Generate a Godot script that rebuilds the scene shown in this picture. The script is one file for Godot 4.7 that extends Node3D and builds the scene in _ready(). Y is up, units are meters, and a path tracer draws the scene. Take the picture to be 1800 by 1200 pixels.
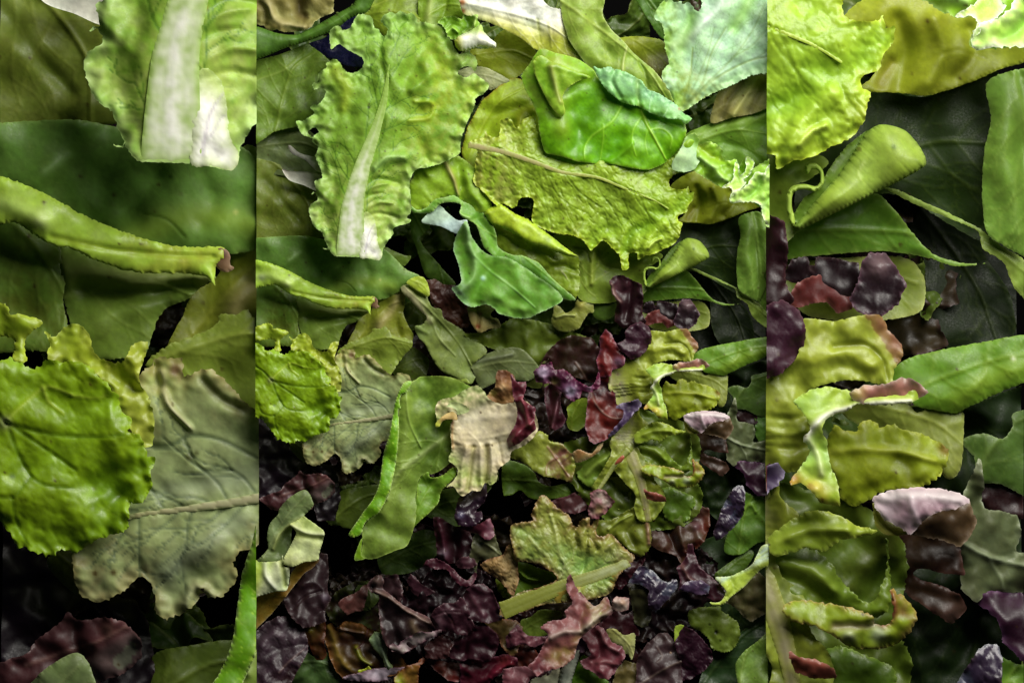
extends Node3D
# A heap of loose salad leaves seen from above: x runs to the right of the picture, z towards its lower edge, y is up.
# The middle panel shows the heap itself; the panel on either side shows the same kinds of leaves about twice as large.

const PX := 0.0005                    # metres in one unit of tracing
const CELL := 1.75                     # grain of the leaf meshes, in units
const SIDE := 2.1                     # how much larger the leaves of the side panels are
const MID_H := 45.0

var nz := FastNoiseLite.new()
var cellular := FastNoiseLite.new()
var counts := {}
var mats := {}
var seed_shift := 0.0
var tris := 0
var fast_views := [0, 1, 2]
# per panel: clip x0, x1, y0, y1 (in heap units), scale, word
var panels := [[449.0, 1351.0, -12.0, 1212.0, 1.0, "middle panel"], [468.0, 687.2, 306.0, 894.0, SIDE, "left panel"], [1112.8, 1332.0, 306.0, 894.0, SIDE, "right panel"]]

const PRESET := {
	"smooth": {"wob": [12.0, 90.0], "ruf": [2.5, 26.0, 10.0], "net": [17.0, 1.0, 0.17], "tooth": [0.6, 7.0], "und": [2.2, 30.0], "rim": 0.3},
	"crisp": {"wob": [9.0, 75.0], "ruf": [9.0, 30.0, 13.0], "net": [14.0, 1.7, 0.16], "tooth": [1.9, 9.0], "und": [2.5, 24.0], "rim": 0.25},
	"oak": {"wob": [11.0, 55.0], "ruf": [7.0, 24.0, 10.0], "net": [13.0, 1.1, 0.14], "tooth": [1.1, 9.0], "und": [2.0, 26.0], "rim": 0.5, "lean": 0.2, "grow": 1.4},
	"frill": {"wob": [8.0, 40.0], "ruf": [19.0, 30.0, 26.0], "net": [9.0, 1.6, 0.12], "tooth": [2.6, 8.0], "und": [5.0, 15.0]},
	"plain": {"wob": [3.0, 60.0], "ruf": [0.5, 20.0, 8.0], "und": [1.0, 22.0]},
}


func q(zone: int, a: Array) -> PackedVector2Array:      # tracing units: quarter pixels from the corner of one of eight zones
	var ox := 450.0 + 450.0 * ((zone - 1) % 2)
	var oy := 300.0 * int((zone - 1) / 2.0)
	var r := PackedVector2Array()
	for i in range(0, a.size(), 2):
		r.append(Vector2(ox + a[i] * 0.25, oy + a[i + 1] * 0.25))
	return r


func smooth_line(p: PackedVector2Array, closed: bool, step: float) -> PackedVector2Array:
	var n := p.size()
	var out := PackedVector2Array()
	var segs := n if closed else n - 1
	for i in segs:
		var a := p[(i - 1 + n) % n] if closed or i > 0 else p[0] * 2.0 - p[1]
		var b := p[i]
		var c := p[(i + 1) % n]
		var d := p[(i + 2) % n] if closed or i + 2 < n else c * 2.0 - b
		var k := maxi(1, int(ceil(b.distance_to(c) / step)))
		var len_bc := b.distance_to(c)
		# chord-limited tangents keep uneven spacing from looping
		var m0 := (c - a) * 0.5
		var m1 := (d - b) * 0.5
		m0 = m0.limit_length(len_bc * 0.9)
		m1 = m1.limit_length(len_bc * 0.9)
		for j in k:
			var t := float(j) / k
			var t2 := t * t
			var t3 := t2 * t
			out.append(b * (2 * t3 - 3 * t2 + 1) + m0 * (t3 - 2 * t2 + t) + c * (-2 * t3 + 3 * t2) + m1 * (t3 - t2))
	if not closed:
		out.append(p[n - 1])
	return out


func toothed(p: PackedVector2Array, amp: float, wl: float) -> PackedVector2Array:
	var out := PackedVector2Array()
	var s := 0.0
	var n := p.size()
	for i in n:
		var t := (p[(i + 1) % n] - p[(i - 1 + n) % n])
		s += t.length() * 0.5
		t = t.normalized()
		var ph := s / wl + 1.6 * nz.get_noise_2d(s * 0.35 + seed_shift, 91.0)
		var saw := fposmod(ph, 1.0)
		var k := (saw / 0.72 if saw < 0.72 else (1.0 - saw) / 0.28) - 0.4
		k *= 0.55 + 0.9 * absf(nz.get_noise_2d(s * 0.8 + seed_shift, 17.0))
		k += 1.1 * nz.get_noise_2d(s * 1.1 + seed_shift, 55.0)
		out.append(p[i] + Vector2(t.y, -t.x) * k * amp)
	return out


var tints := {}


# the colours below were noted by eye from small patches; here the greens are brought to the yellow, the reds to the burgundy of real leaves
func col(h: String) -> Color:
	if not tints.has(h):
		var c := Color.html(h)
		var lo := minf(c.r, minf(c.g, c.b))
		var sat := (maxf(c.r, maxf(c.g, c.b)) - lo) / maxf(maxf(c.r, maxf(c.g, c.b)), 0.01)
		if c.g >= c.r and c.g > c.b:
			var k := clampf((sat - 0.2) / 0.3, 0.0, 1.0)
			c = Color(lerpf(c.r, c.g * 0.95, 0.16 * k), c.g, c.b * (1.0 - 0.15 * k))
		elif c.r > c.g and c.b > c.g * 0.9 and sat > 0.14:
			c = Color(c.r * 0.80, c.g * 0.86, c.b * 0.84)
		tints[h] = c
	return tints[h]


func sheet(pts: PackedVector2Array, h: float, hex: String, o: Dictionary, base = null) -> Dictionary:
	seed_shift += 37.3
	if o.get("grow", 0.0) > 0.0:
		var grown := Geometry2D.offset_polygon(pts, o.grow, Geometry2D.JOIN_ROUND)
		if grown.size() == 1:
			pts = grown[0]
	var poly := smooth_line(pts, true, 1.5) if not o.get("sharp", false) else smooth_line(pts, true, 3.0)
	var area := 0.0
	for i in poly.size():
		area += poly[i].cross(poly[(i + 1) % poly.size()])
	if area < 0:
		poly.reverse()
	if o.has("tooth"):
		poly = toothed(poly, o.tooth[0], o.tooth[1])
	var lo := poly[0]
	var hi := poly[0]
	for p in poly:
		lo = lo.min(p)
		hi = hi.max(p)
	lo -= Vector2(CELL, CELL) * 1.5
	var nx := int((hi.x - lo.x) / CELL) + 4
	var ny := int((hi.y - lo.y) / CELL) + 4
	var n := nx * ny
	var ins := PackedByteArray()
	ins.resize(n)
	# scan lines
	var rows := []
	for j in ny:
		rows.append(PackedFloat32Array())
	for i in poly.size():
		var a := poly[i]
		var b := poly[(i + 1) % poly.size()]
		if a.y > b.y:
			var sw := a
			a = b
			b = sw
		var j0 := int(ceil((a.y - lo.y) / CELL))
		var j1 := int(ceil((b.y - lo.y) / CELL))
		for j in range(j0, j1):
			var yy := lo.y + j * CELL
			rows[j].append(a.x + (b.x - a.x) * (yy - a.y) / (b.y - a.y))
	for j in ny:
		var r: PackedFloat32Array = rows[j]
		r.sort()
		for k in range(0, r.size() - 1, 2):
			for i in range(int(ceil((r[k] - lo.x) / CELL)), int(floor((r[k + 1] - lo.x) / CELL)) + 1):
				ins[j * nx + i] = 1
	# cells in use, and their corners
	var flag := PackedByteArray()
	flag.resize(n)
	var used := PackedByteArray()
	used.resize(n)
	for j in ny - 1:
		for i in nx - 1:
			var k := j * nx + i
			if ins[k] + ins[k + 1] + ins[k + nx] + ins[k + nx + 1] >= 1:
				used[k] = 1
				flag[k] = 1
				flag[k + 1] = 1
				flag[k + nx] = 1
				flag[k + nx + 1] = 1
	var buckets := {}
	for i in poly.size():
		var key := Vector2i((poly[i] / 8.0).floor())
		if not buckets.has(key):
			buckets[key] = PackedInt32Array()
		buckets[key].append(i)
	var pos := PackedVector2Array()
	pos.resize(n)
	var dist := PackedFloat32Array()
	dist.resize(n)
	for j in ny:
		for i in nx:
			var k := j * nx + i
			var p := Vector2(lo.x + i * CELL, lo.y + j * CELL)
			if ins[k]:
				dist[k] = 1e6
			elif flag[k]:
				var best := 1e9
				var at := p
				var key := Vector2i((p / 8.0).floor())
				for u in range(-1, 2):
					for v in range(-1, 2):
						var kk := key + Vector2i(u, v)
						if buckets.has(kk):
							for m in buckets[kk]:
								var dd := p.distance_squared_to(poly[m])
								if dd < best:
									best = dd
									at = poly[m]
				p = at
			pos[k] = p
	var c1 := CELL
	var c2 := CELL * 1.414
	for j in range(1, ny):
		for i in range(1, nx - 1):
			var k := j * nx + i
			if dist[k] > 0.0:
				dist[k] = minf(minf(dist[k], dist[k - 1] + c1), minf(dist[k - nx] + c1, minf(dist[k - nx - 1] + c2, dist[k - nx + 1] + c2)))
	for j in range(ny - 2, -1, -1):
		for i in range(nx - 2, 0, -1):
			var k := j * nx + i
			if dist[k] > 0.0:
				dist[k] = minf(minf(dist[k], dist[k + 1] + c1), minf(dist[k + nx] + c1, minf(dist[k + nx + 1] + c2, dist[k + nx - 1] + c2)))
	# heights and colours
	var H := PackedFloat32Array()
	H.resize(n)
	var C := PackedColorArray()
	C.resize(n)
	var ctr := (lo + hi) * 0.5
	var sx := seed_shift * 13.7
	var tilt: Array = o.get("t", [0.0, 0.0])
	var red: bool = o.get("lean", 0.0) > 0.0
	if red:
		var turn := 40.0 * nz.get_noise_2d(seed_shift * 3.1, 7.0)
		tilt = [tilt[0] + o.lean * cos(turn), tilt[1] + o.lean * sin(turn)]
	var dome: Array = o.get("dome", [0.0, 1.0])
	var deep: bool = o.get("deep", false)
	var rim: float = o.get("rim", 0.0)
	var roll: Array = o.get("roll", [0.0, 1.0])
	var ruf: Array = o.get("ruf", [0.0, 1.0, 1.0])
	var wob: Array = o.get("wob", [0.0, 1.0])
	var und: Array = o.get("und", [0.0, 1.0])
	var net: Array = o.get("net", [0.0, 0.0, 0.0])
	var curl: Array = o.get("curl", [0.0, 1.0])
	var c0 := col(hex)
	var ce := col(o.get("e", hex))
	var ew: float = o.get("ew", 6.0)
	var ea: float = o.get("ea", 0.8) if o.has("e") else 0.0
	var c_net := col(o.get("nc", hex))
	var c_mot := col(o.get("m", hex))
	var has_net: bool = net[0] > 0.0
	var has_nc := o.has("nc")
	var has_m := o.has("m")
	var mott: float = o.get("mott", 0.16)
	var grads: Array = o.get("g", [])
	for k in n:
		if not flag[k]:
			continue
		var p := pos[k]
		var d := dist[k]
		var x := p.x + sx
		var y := p.y
		var z: float = h + tilt[0] * (p.x - ctr.x) + tilt[1] * (p.y - ctr.y)
		var n1 := nz.get_noise_2d(x / wob[1], y / wob[1])
		z += wob[0] * n1 * 0.9
		if und[0] > 0.0:
			z += und[0] * 0.26 * nz.get_noise_2d(x / und[1] + 300.0, y / und[1])
		if dome[0] != 0.0:
			var u: float = minf(d / (dome[1] * 1.7), 1.0)
			z += (0.3 if red else 0.5) * dome[0] * sqrt(u * (2.0 - u))
		if roll[0] != 0.0:
			var u: float = minf(d / roll[1], 1.0)
			z += roll[0] * sqrt(u * (2.0 - u))
		if ruf[0] > 0.0:
			z += ruf[0] * 0.75 * exp(-d / ruf[2]) * nz.get_noise_2d(x / ruf[1] + 71.0, y / ruf[1])
		if curl[0] != 0.0 and d < curl[1]:
			var u: float = 1.0 - d / curl[1]
			z += curl[0] * u * u
		var c := c0
		for g in grads:
			var a: Vector2 = g[0][0]
			var b: Vector2 = g[0][1]
			var t := clampf((p - a).dot(b - a) / (b - a).length_squared() + 0.06 * n1, 0.0, 1.0)
			c = c.lerp(col(g[1]), t * t * (3.0 - 2.0 * t))
		var n2 := nz.get_noise_2d(x / 19.0 + 500.0, y / 19.0)
		if has_m:
			c = c.lerp(c_mot, clampf(0.5 + 0.55 * n2 + 0.7 * n1, 0.0, 1.0))
		if rim > 0.0 and d < 3.0:                          # the pale, thin margin that most of these leaves have
			c = c.lerp(Color(c.r * 0.6 + 0.36, c.g * 0.6 + 0.37, c.b * 0.6 + 0.30), rim * (1.0 - d / 3.0))
		if ea > 0.0:
			c = c.lerp(ce, ea * clampf(exp(-d / ew * (1.0 + 0.9 * n2)), 0.0, 1.0))
		if has_net:
			var wx := x + 4.0 * nz.get_noise_2d(x / 12.0, y / 12.0 + 40.0)
			var wy := y + 4.0 * nz.get_noise_2d(x / 12.0 + 90.0, y / 12.0)
			var b := cellular.get_noise_2d(wx / net[0], wy / net[0]) + 1.0
			var u := clampf(b / 0.55, 0.0, 1.0)
			z += 0.26 * net[1] * (u * (2.0 - u) - 0.6)
			if net[2] > 0.0:
				var v := 1.0 - clampf((b - 0.02) / 0.11, 0.0, 1.0)
				c = c.lerp(c_net if has_nc else Color(c.r * 1.25 + 0.03, c.g * 1.18 + 0.03, c.b * 1.2 + 0.02), v * net[2] * 2.2)
		var n3 := nz.get_noise_2d(x / 5.0, y / 5.0 + 700.0)
		var f := 1.0 + mott * (0.9 * n2 + 0.45 * n3)
		c = Color(clampf(c.r * (f + mott * 0.25 * n1), 0.0, 1.0), clampf(c.g * f, 0.0, 1.0), clampf(c.b * f, 0.0, 1.0))
		if deep and c.r > c.g:
			c = Color(c.r * 0.84, c.g * 0.70, c.b * 0.80)
		if base != null:
			z += on_line(base, p) if base.has("line") else sample(base, p)
		H[k] = z
		C[k] = c
	var S := {"nx": nx, "ny": ny, "lo": lo, "flag": flag, "used": used, "pos": pos, "H": H, "C": C, "dist": dist, "best": PackedFloat32Array(), "mark": PackedInt32Array(), "strokes": 0, "ec": ce if o.has("e") else c0}
	S.best.resize(n)
	S.mark.resize(n)
	if o.has("veins"):
		veins(S, o)
	for s in o.get("s", []):
		stroke(S, s[0], s[1], s[2], s[3] * (0.45 if s[1] <= 2.6 else 0.8), s[4] if s.size() > 4 else "", s[5] if s.size() > 5 else 0.0)
	for b in o.get("b", []):
		blob(S, b[0][0], b[1], b[2], b[3], b[4])
	return S


func on_line(R: Dictionary, p: Vector2) -> float:
	var best := 1e12
	var at := 0
	for i in R.line.size():
		var dd := p.distance_squared_to(R.line[i])
		if dd < best:
			best = dd
			at = i
	return R.z[at]


# the smoothed height of a blade along a rib
func crest(S: Dictionary, pts: PackedVector2Array) -> Dictionary:
	var line := smooth_line(pts, false, 3.0)
	var raw := PackedFloat32Array()
	for p in line:
		raw.append(sample(S, p))
	var z := PackedFloat32Array()
	for i in raw.size():
		var sum := 0.0
		var n := 0
		for k in range(maxi(0, i - 14), mini(raw.size(), i + 15)):
			sum += raw[k]
			n += 1
		z.append(sum / n)
	return {"line": line, "z": z}


func lay_to_crest(S: Dictionary, R: Dictionary, w0: float, w1: float) -> void:
	var H: PackedFloat32Array = S.H
	S.H = null
	var last: int = R.line.size() - 1
	var lo: Vector2 = R.line[0]
	var hi := lo
	for p in R.line:
		lo = lo.min(p)
		hi = hi.max(p)
	lo -= Vector2(w0, w0) * 1.5
	hi += Vector2(w0, w0) * 1.5
	for j in range(maxi(0, int((lo.y - S.lo.y) / CELL)), mini(S.ny, int((hi.y - S.lo.y) / CELL) + 1)):
		for i in range(maxi(0, int((lo.x - S.lo.x) / CELL)), mini(S.nx, int((hi.x - S.lo.x) / CELL) + 1)):
			var k: int = j * S.nx + i
			if not S.flag[k]:
				continue
			var p: Vector2 = S.pos[k]
			var best := 1e12
			var at := 0
			for m in range(0, last + 1, 2):
				var dd: float = p.distance_squared_to(R.line[m])
				if dd < best:
					best = dd
					at = m
			var w: float = lerpf(w0, w1, float(at) / last) * 0.62
			var f := exp(-best * best / (w * w * w * w))
			H[k] = lerpf(H[k], R.z[at], f)
	S.H = H


func sample(S: Dictionary, p: Vector2) -> float:
	var u: float = clampf((p.x - S.lo.x) / CELL, 0.0, S.nx - 1.001)
	var v: float = clampf((p.y - S.lo.y) / CELL, 0.0, S.ny - 1.001)
	var i := int(u)
	var j := int(v)
	u -= i
	v -= j
	var k: int = j * S.nx + i
	var w := 0.0
	var z := 0.0
	for e in [[0, (1 - u) * (1 - v)], [1, u * (1 - v)], [S.nx, (1 - u) * v], [S.nx + 1, u * v]]:
		if S.flag[k + e[0]]:
			w += e[1] + 1e-4
			z += S.H[k + e[0]] * (e[1] + 1e-4)
	return z / w if w > 0.0 else S.get("last", 0.0)


func stroke(S: Dictionary, pts: PackedVector2Array, w0: float, w1: float, amp: float, hex := "", alpha := 0.0) -> void:
	var line := smooth_line(pts, false, 9.0)
	S.strokes += 1
	var id: int = S.strokes
	var c := col(hex) if hex else Color.BLACK
	var H: PackedFloat32Array = S.H
	var C: PackedColorArray = S.C
	var best: PackedFloat32Array = S.best
	var mark: PackedInt32Array = S.mark
	var flag: PackedByteArray = S.flag
	var pos: PackedVector2Array = S.pos
	var nx: int = S.nx
	var m := line.size() - 1
	for i in m:
		var a := line[i]
		var b := line[i + 1]
		var ab := b - a
		var l2 := maxf(ab.length_squared(), 1e-6)
		var wmax := lerpf(w0, w1, float(i) / m) * 2.2 + 1.0
		var i0 := maxi(0, int((minf(a.x, b.x) - wmax - S.lo.x) / CELL))
		var i1 := mini(nx - 1, int((maxf(a.x, b.x) + wmax - S.lo.x) / CELL) + 1)
		var j0 := maxi(0, int((minf(a.y, b.y) - wmax - S.lo.y) / CELL))
		var j1 := mini(S.ny - 1, int((maxf(a.y, b.y) + wmax - S.lo.y) / CELL) + 1)
		for j in range(j0, j1 + 1):
			for k in range(j * nx + i0, j * nx + i1 + 1):
				if not flag[k]:
					continue
				var p := pos[k]
				var t := clampf((p - a).dot(ab) / l2, 0.0, 1.0)
				var w := maxf(lerpf(w0, w1, (i + t) / m), 0.4)
				var dd := p.distance_squared_to(a + ab * t) / (w * w)
				if dd > 4.8:
					continue
				var f := exp(-dd)
				var prev := 0.0
				if mark[k] == id:
					prev = best[k]
				if f <= prev:
					continue
				mark[k] = id
				best[k] = f
				H[k] += amp * (f - prev)
				if alpha > 0.0:
					C[k] = C[k].lerp(c, alpha * (f - prev) / maxf(1.0 - alpha * prev, 0.05))
	S.H = H
	S.C = C
	S.best = best
	S.mark = mark


func blob(S: Dictionary, at: Vector2, r: float, hex: String, alpha: float, dz: float) -> void:
	var c := col(hex) if hex else Color.BLACK
	for j in range(maxi(0, int((at.y - 2.2 * r - S.lo.y) / CELL)), mini(S.ny, int((at.y + 2.2 * r - S.lo.y) / CELL) + 2)):
		for i in range(maxi(0, int((at.x - 2.2 * r - S.lo.x) / CELL)), mini(S.nx, int((at.x + 2.2 * r - S.lo.x) / CELL) + 2)):
			var k: int = j * S.nx + i
			if S.flag[k]:
				var f := exp(-S.pos[k].distance_squared_to(at) / (r * r))
				S.H[k] += dz * f
				S.C[k] = S.C[k].lerp(c, alpha * clampf(f * 1.3, 0.0, 1.0))


# side veins that leave the midrib o.mid: [how many on a side, angle, length, width, height, colour, share]
func veins(S: Dictionary, o: Dictionary) -> void:
	var v: Array = o.veins
	var line := smooth_line(o.mid, false, 4.0)
	for i in int(v[0]):
		for side in [-1.0, 1.0]:
			var wob := nz.get_noise_2d(i * 31.7 + seed_shift, side * 50.0)
			var t := clampf((i + 0.5 + 0.5 * side * 0.5 + wob * 0.6) / v[0], 0.02, 0.98)
			var at := int(t * (line.size() - 2))
			var p := line[at]
			var dir := (line[at + 1] - line[at]).normalized().rotated(side * deg_to_rad(v[1] * (1.0 + 0.5 * wob)))
			var length: float = v[2] * (0.75 + 0.6 * sin(PI * (0.15 + 0.8 * t))) * (1.0 + 0.5 * wob)
			branch(S, p, dir, side, length, v, v[3], 2)


func branch(S: Dictionary, p: Vector2, dir: Vector2, side: float, length: float, v: Array, w: float, depth: int) -> void:
	var pts := PackedVector2Array([p])
	for k in 5:
		var r := nz.get_noise_2d(p.x * 0.9 + seed_shift, p.y * 0.9)
		dir = dir.rotated(-side * 0.09 + 0.5 * r)
		p += dir * length / 5.0
		pts.append(p)
		if depth > 0 and k >= 1:
			var sd := side if k % 2 == 0 else -side
			branch(S, p, dir.rotated(sd * 0.8), sd, length * (0.42 if depth == 2 else 0.3), v, w * 0.65, depth - 1 if k % 2 == 0 else 0)
	stroke(S, pts, w, w * 0.45, 0.5 * v[4] * w / v[3], v[5], v[6])


func emit(S: Dictionary, view: int, origin: Vector3, thick: float) -> ArrayMesh:
	var clip: Array = panels[view]
	var s: float = clip[4]
	var nx: int = S.nx
	var ny: int = S.ny
	var used: PackedByteArray = S.used
	var flag: PackedByteArray = S.flag
	var pos: PackedVector2Array = S.pos
	var H: PackedFloat32Array = S.H
	var C: PackedColorArray = S.C
	var V := PackedVector3Array()
	var N := PackedVector3Array()
	var K := PackedColorArray()
	var I := PackedInt32Array()
	var id := PackedInt32Array()
	id.resize(nx * ny)
	id.fill(-1)
	var drawn := PackedByteArray()
	drawn.resize(nx * ny)
	for j in ny - 1:
		for i in nx - 1:
			var k := j * nx + i
			if not used[k]:
				continue
			var x0: float = S.lo.x + i * CELL
			var y0: float = S.lo.y + j * CELL
			if x0 > clip[1] or x0 + CELL < clip[0] or y0 > clip[3] or y0 + CELL < clip[2]:
				continue
			drawn[k] = 1
			for kk in [k, k + 1, k + nx + 1, k + nx]:
				if id[kk] < 0:
					id[kk] = V.size()
					var p := pos[kk]
					p.x = clampf(p.x, clip[0], clip[1])
					p.y = clampf(p.y, clip[2], clip[3])
					V.append(Vector3((p.x - 900.0) * s, (H[kk] - MID_H) * s + MID_H, (p.y - 600.0) * s) * PX - origin)
					var l: int = kk - 1 if flag[kk - 1] else kk
					var r: int = kk + 1 if flag[kk + 1] else kk
					var u: int = kk - nx if kk >= nx and flag[kk - nx] else kk
					var d: int = kk + nx if kk + nx < nx * ny and flag[kk + nx] else kk
					var gx := (H[r] - H[l]) / (CELL * maxf(1.0, r - l))
					var gy := (H[d] - H[u]) / (CELL * maxf(1.0, (d - u) / float(nx)))
					N.append(Vector3(-gx, 1.0, -gy).normalized())
					K.append(C[kk])
			I.append_array([id[k], id[k + 1], id[k + nx + 1], id[k], id[k + nx + 1], id[k + nx]])
	if I.is_empty():
		return null
	# the cut edge of the leaf, as thick as a leaf is
	if thick > 0.0:
		for j in range(1, ny - 1):
			for i in range(1, nx - 1):
				var k := j * nx + i
				if not drawn[k]:
					continue
				for e in [[k - nx, k, k + 1], [k + 1, k + 1, k + nx + 1], [k + nx, k + nx + 1, k + nx], [k - 1, k + nx, k]]:
					if used[e[0]]:
						continue
					var a := V[id[e[1]]]
					var b := V[id[e[2]]]
					var out := (b - a).cross(Vector3.UP)
					if out.length_squared() < 1e-14:
						continue
					out = -out.normalized()
					var at := V.size()
					var down := Vector3(0, -thick * s * PX, 0)
					V.append_array([a, b, b + down, a + down])
					N.append_array([out, out, out, out])
					var ka := K[id[e[1]]]
					var kb := K[id[e[2]]]
					K.append_array([ka, kb, kb, ka])
					I.append_array([at, at + 2, at + 1, at, at + 3, at + 2])
	var arrays := []
	arrays.resize(Mesh.ARRAY_MAX)
	arrays[Mesh.ARRAY_VERTEX] = V
	arrays[Mesh.ARRAY_NORMAL] = N
	arrays[Mesh.ARRAY_COLOR] = K
	arrays[Mesh.ARRAY_INDEX] = I
	var m := ArrayMesh.new()
	m.add_surface_from_arrays(Mesh.PRIMITIVE_TRIANGLES, arrays)
	tris += I.size() / 3
	return m


func numbered(nm: String) -> String:
	counts[nm] = counts.get(nm, -1) + 1
	return nm if counts[nm] == 0 else "%s_%03d" % [nm, counts[nm]]


const GROUPS := {"green_leaf": "green lettuce leaves in the heap", "red_leaf": "red oakleaf lettuce leaves in the heap", "wilted_leaf": "wilted brownish leaves in the heap", "frilly_leaf": "frilly pale lettuce leaves in the heap"}


func opts(preset: String, o: Dictionary) -> Dictionary:
	var r: Dictionary = PRESET[preset].duplicate()
	r.merge(o, true)
	return r


# one leaf: its blade, and a root at its place for each panel that shows it
func leaf(nm: String, label: String, h: float, pts: PackedVector2Array, preset: String, hex: String, o := {}, ribs := []) -> Dictionary:
	var ov := opts(preset, o)
	ov.deep = nm == "red_leaf" and not o.get("mat", "red") in ["pale", "dry"] and not o.get("m", "") in ["ac8494"]
	if preset == "smooth" and not o.has("mid") and not o.has("roll") and o.get("s", []).size() < 5:
		own_veins(pts, hex, ov)
	var S := sheet(pts, h, hex, ov)
	for i in int((S.nx * S.ny) * CELL * CELL / (5000.0 if o.get("mat", "") != "pale" else 30000.0)):      # specks of soil and small nicks
		var p: Vector2 = S.lo + Vector2(S.nx * CELL * (0.5 + 0.6 * nz.get_noise_2d(i * 9.7, seed_shift)), S.ny * CELL * (0.5 + 0.6 * nz.get_noise_2d(i * 8.3 + 50.0, seed_shift)))
		blob(S, p, 0.9 + 0.9 * absf(nz.get_noise_2d(i * 5.1, seed_shift + 20.0)), "3a2c16", 0.7, 0.2)
	for r in ribs:
		var R := crest(S, r[0])
		lay_to_crest(S, R, r[1], r[2])
	var L := {"S": S, "roots": {}, "mat": o.get("mat", "red" if nm == "red_leaf" else "green"), "label": label, "nm": nm, "hex": hex}
	var lo := pts[0]
	var hi := pts[0]
	for p in pts:
		lo = lo.min(p)
		hi = hi.max(p)
	for view in fast_views:
		var c: Array = panels[view]
		var a := Vector2(maxf(lo.x, c[0]), maxf(lo.y, c[2]))
		var b := Vector2(minf(hi.x, c[1]), minf(hi.y, c[3]))
		if b.x - a.x < 5.0 or b.y - a.y < 5.0 or view in o.get("skip", []):
			continue
		var at := Vector3(((a.x + b.x) * 0.5 - 900.0) * c[4], (h - MID_H) * c[4] + MID_H, ((a.y + b.y) * 0.5 - 600.0) * c[4]) * PX
		var m := emit(S, view, at, 0.9)
		if m == null or m.get_faces().size() < 3 * 80:
			continue
		var root := Node3D.new()
		root.name = numbered(nm)
		root.position = at
		root.set_meta("label", label + ", " + c[5])
		root.set_meta("category", "lettuce leaf" if nm != "wilted_leaf" else "wilted leaf")
		root.set_meta("group", GROUPS.get(nm, "lettuce leaves in the heap"))
		add_child(root)
		L.roots[view] = root
		add_mesh(root, "blade", m, L.mat)
	for r in ribs:
		rib(L, r)
	return L


# a plain midrib with side veins for a smooth leaf that has none drawn: along the leaf's longer way
func own_veins(pts: PackedVector2Array, hex: String, o: Dictionary) -> void:
	var c := Vector2.ZERO
	for p in pts:
		c += p / pts.size()
	var xx := 0.0
	var xy := 0.0
	var yy := 0.0
	for p in pts:
		xx += (p.x - c.x) * (p.x - c.x)
		xy += (p.x - c.x) * (p.y - c.y)
		yy += (p.y - c.y) * (p.y - c.y)
	var dir := Vector2.from_angle(0.5 * atan2(2.0 * xy, xx - yy))
	var a := 0.0
	var b := 0.0
	var wide := 0.0
	for p in pts:
		a = minf(a, (p - c).dot(dir))
		b = maxf(b, (p - c).dot(dir))
		wide = maxf(wide, absf((p - c).cross(dir)))
	if b - a < 45.0 or wide < 14.0:
		return
	var bend := dir.orthogonal() * wide * 0.25
	o.mid = PackedVector2Array([c + dir * a, c + dir * a * 0.4 + bend * 0.7, c + dir * b * 0.3 + bend, c + dir * b * 0.9])
	var k := Color.html(hex)
	var pale := Color(k.r * 0.8 + 0.16, k.g * 0.8 + 0.16, k.b * 0.8 + 0.10).to_html(false)
	o.veins = [clampf((b - a) / 26.0, 3.0, 7.0), 52.0, wide * 0.85, 1.5, 0.8, pale, 0.32]
	o.s = [[o.mid, clampf(wide * 0.07, 1.6, 4.0), 1.2, 2.2, pale, 0.5]] + o.get("s", [])


func add_mesh(root: Node3D, nm: String, m: ArrayMesh, mat: String) -> void:
	var mi := MeshInstance3D.new()
	mi.name = nm
	mi.mesh = m
	mi.material_override = mats[mat]
	root.add_child(mi, true)


# a piece of a leaf with a look of its own: a fold, a curled tip, a midrib
func part(L: Dictionary, nm: String, h: float, pts: PackedVector2Array, preset: String, hex: String, o := {}) -> void:
	var S := sheet(pts, h, hex, opts(preset, o), o.crest if o.has("crest") else L.S if o.get("on", false) else null)
	for view in L.roots:
		var root: Node3D = L.roots[view]
		var m := emit(S, view, root.position, 0.9)
		if m != null and m.get_faces().size() >= 3 * 30:
			add_mesh(root, nm, m, o.get("mat", L.mat))


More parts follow.
